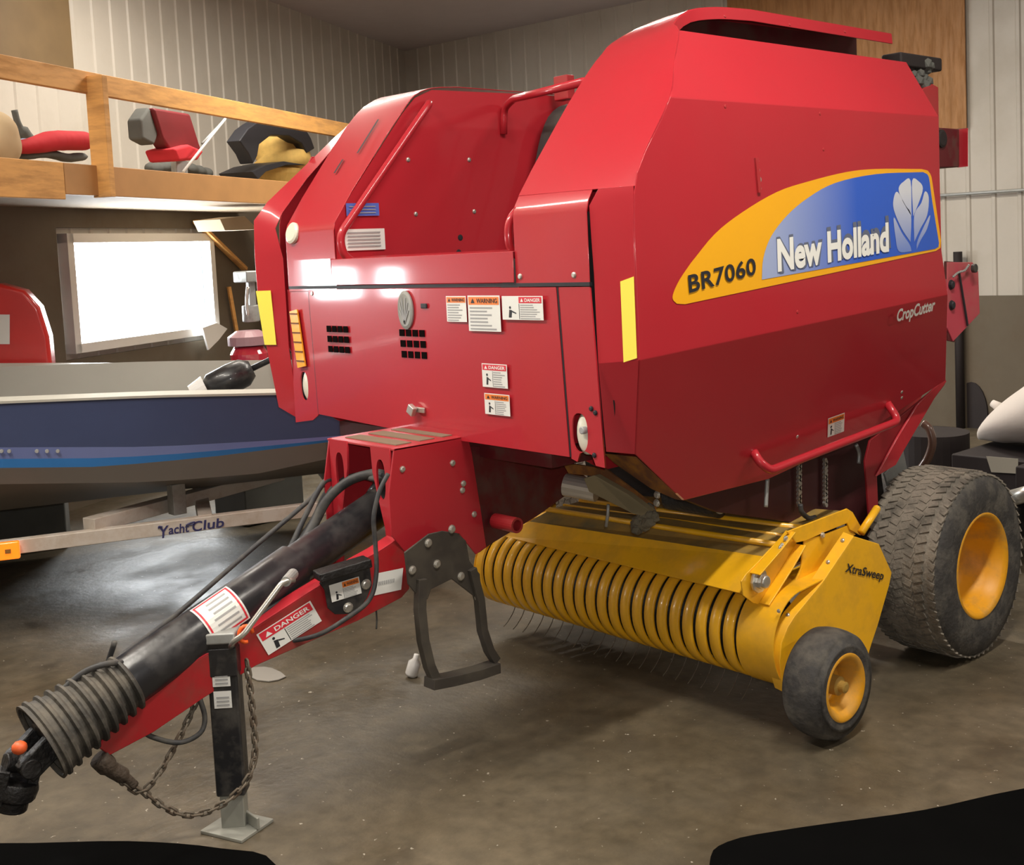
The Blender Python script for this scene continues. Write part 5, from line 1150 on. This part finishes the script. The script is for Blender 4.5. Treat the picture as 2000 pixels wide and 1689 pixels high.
# ================================================================== behind the baler, right
c = at('Y', 6.2, 1930, 905)
CT = empty('flat_cart', (c.x+.3, 6.3, 0), 'low dark flatbed cart carrying the white bag behind the baler wheel', 'cart')
zt = at('Y', 6.0, 1900, 878).z
x0 = at('Y', 6.0, 1875, 880).x; x1 = x0+1.5
bm = B(); box(bm, ((x0+x1)/2, 6.35, zt-.10), (x1-x0, .9, .17)); obj('cart_bed', bm, DARK, CT, bevel=.01)
bm = B()
for xx_ in (x0+.15, x1-.15):
    for yy_ in (6.0, 6.7): lathe(bm, [(-.06, .08), (-.06, .2), (.06, .2), (.06, .08)], (xx_, yy_, .2), (0, 1, 0), 28)
obj('cart_wheels', bm, RUB, CT, smooth=False)
bm = B(); box(bm, ((x0+x1)/2, 6.35, .28), (x1-x0-.1, .5, .2)); obj('cart_frame', bm, DARK, CT)
q = [at('Y', 5.89, *p) for p in ((1926, 891), (1988, 896), (1988, 925), (1936, 922))]; bm = B(); prism(bm, q, (0, .004, 0)); obj('pale_plate', bm, mat('pale_plate', (.36, .34, .28), .7), CT)
# white bag
bm = B(); c = at('Y', 6.3, 1985, 820); R_ = []
N1, N2 = 26, 15
bx0 = at('Y', 6.2, 1889, 880); 
prev = None
W2 = 1.15
for i in range(N1):
    u = i/(N1-1); s = math.sin(PI*min(1, u*1.0))**.55 if 0 < u < 1 else .02; hgt = .84*(u**.72)*(1-max(0, u-.5)*1.2)+.01 if u < 1 else .02
    ring = []
    for k in range(N2):
        t = 2*PI*k/N2; yy_ = math.cos(t)*.42*max(.06, s); z_ = (math.sin(t)*.5+.5)*hgt; z_ = z_ if z_ > .02 else .0
        w_ = .012*math.sin(9*t+u*14)*s
        ring.append(bm.verts.new((bx0.x+u*W2, 6.35+yy_, zt+z_+w_*.5+.004)))
    if prev:
        for k in range(N2): bm.faces.new((prev[k], prev[(k+1) % N2], ring[(k+1) % N2], ring[k]))
    else: bm.faces.new(ring[::-1])
    prev = ring
bm.faces.new(prev)
o = obj('white_bag', bm, BAGM, smooth=True, sub=1); tag(o, 'large stuffed white bag lying on the cart behind the main wheel', 'bag')
bm = B(); c = at('Y', 6.3, 1955, 797); lathe(bm, [(-.03, .005), (0, .03), (.06, .02)], c, (-1, 0, .5), 10, True); obj('bag_knot', bm, BAGM, o, smooth=True)
# black hose coil and dark drum
bm = B(); pts = [at('Y', 5.6, *p) for p in ((1795, 920), (1812, 895), (1821, 865), (1815, 838), (1803, 826))]; tube(bm, smooth_path(pts, 6), .022, 12); o = obj('brown_hose', bm, mat('brown_hose', (.13, .07, .05), .35, coat=.4), smooth=True); tag(o, 'curved brown hose rising behind the baler beside the main wheel', 'hose')
bm = B(); c = at('Y', 5.75, 1790, 870); lathe(bm, [(-.12, .10), (-.13, .24), (.13, .24), (.12, .10)], (c.x-.12, 5.6, .26), (1, .2, 0), 40, True); o = obj('spare_tyre', bm, RUB, smooth=False); tag(o, 'dark spare tyre on the floor behind the baler', 'tyre')
bm = B(); c = at('Y', 6.6, 1822, 880); lathe(bm, [(0, .22), (c.z+.12, .22), (c.z+.12, .19)], (c.x, 6.6, 0), (0, 0, 1), 32, True); o = obj('black_drum', bm, DARK, smooth=False); tag(o, 'black drum standing behind the brown hose', 'drum')

# ================================================================== foreground
def foreground_sheet(name, pp, label):  # black sheets added to darken the floor towards the camera
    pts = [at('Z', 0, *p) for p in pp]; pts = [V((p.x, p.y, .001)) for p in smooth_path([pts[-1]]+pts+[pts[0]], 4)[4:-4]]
    o = plate(name, pts, (0, 0, .010), FOREDARK, bevel=.003); tag(o, label, 'dark floor sheet'); return o
foreground_sheet('dark_foreground_sheet', ((1385, 1700), (1420, 1650), (1560, 1622), (1800, 1588), (2000, 1545), (2300, 1500), (2300, 1900), (1400, 1900)), 'matt black sheet added on the floor to darken the lower right')
foreground_sheet('dark_foreground_sheet', ((-300, 1640), (0, 1652), (250, 1648), (430, 1662), (540, 1695), (560, 1900), (-300, 1900)), 'matt black sheet added to darken the floor in front of the driveline')

c = at('Z', 0, 803, 1322); BO = B(); lathe(BO, [(0, .024), (.01, .028), (.06, .027), (.075, .012), (.095, .012), (.096, .004)], c+V((0, 0, .006)), (.18, .25, .95), 20, True)
o = obj('plastic_bottle', BO, mat('translucent_white', (.62, .60, .58), .35), smooth=True); tag(o, 'small white plastic bottle on the floor just left of the brown stand', 'bottle')
c = at('Z', 0, 520, 1318); bm = B(); n_ = 10; pts = [V((c.x+(.10+.03*random.random())*math.cos(2*PI*k/n_), c.y+(.05+.02*random.random())*math.sin(2*PI*k/n_), .001)) for k in range(n_)]
o = plate('paper_scrap', pts, (0, 0, .006), mat('grey_paper', (.30, .28, .25), .9)); tag(o, 'pale scrap of paper on the floor under the danger sticker', 'paper')
MF = empty('parked_implement', (-2.45, 5.6, 0), 'dark machine frame behind the baler main wheel at the right edge', 'implement')
bm = B(); beam(bm, (-2.75, 5.75, .52), (-1.6, 5.75, .50), .10, .12); beam(bm, (-2.3, 5.75, .5), (-2.3, 5.75, .0), .10, .12); beam(bm, (-2.3, 5.6, .25), (-2.3, 5.0, .12), .10, .2); beam(bm, (-1.7, 5.75, .5), (-1.7, 5.75, .0), .1, .12); obj('frame', bm, DARK, MF, bevel=.01)
bm = B(); tube(bm, [at('Y', 5.5, 1978, 972), at('Y', 5.5, 2040, 955)], .04, 14); obj('bright_tube', bm, STEEL, MF, smooth=True)
bm = B(); lathe(bm, [(-.07, .10), (-.08, .19), (-.05, .23), (.05, .23), (.08, .19), (.07, .10)], (-2.10, 5.35, .23), (.3, 1, 0), 32, True); obj('small_tyre', bm, RUB, MF)

# ================================================================== keep every tree to thing > part > sub-part
bpy.context.view_layer.update()
def depth(o):
    d = 1
    while o.parent: o = o.parent; d += 1
    return d
for d_ in (5, 4):
    for o in [q for q in scn.objects if q.type == 'MESH' and depth(q) == d_]:
        p = o.parent; kids = list(o.children)
        if p.type == 'MESH' and not p.modifiers and not o.modifiers and o.data.users == 1 and p.data.users == 1 and not kids:
            bm = bmesh.new(); bm.from_mesh(p.data); n0 = len(bm.faces); M_ = p.matrix_world.inverted() @ o.matrix_world
            k = len(p.data.materials); p.data.materials.append(o.data.materials[0])
            me = o.data.copy(); me.transform(M_); bm.from_mesh(me); bm.faces.ensure_lookup_table()
            for f_ in bm.faces[n0:]: f_.material_index += k
            for q_ in list(o.data.materials)[1:]: p.data.materials.append(q_)
            bm.to_mesh(p.data); bm.free(); bpy.data.meshes.remove(me); bpy.data.objects.remove(o)
        else:
            w = o.matrix_world.copy(); g = p.parent; o.parent = g; o.matrix_parent_inverse = g.matrix_world.inverted() @ w @ o.matrix_basis.inverted()
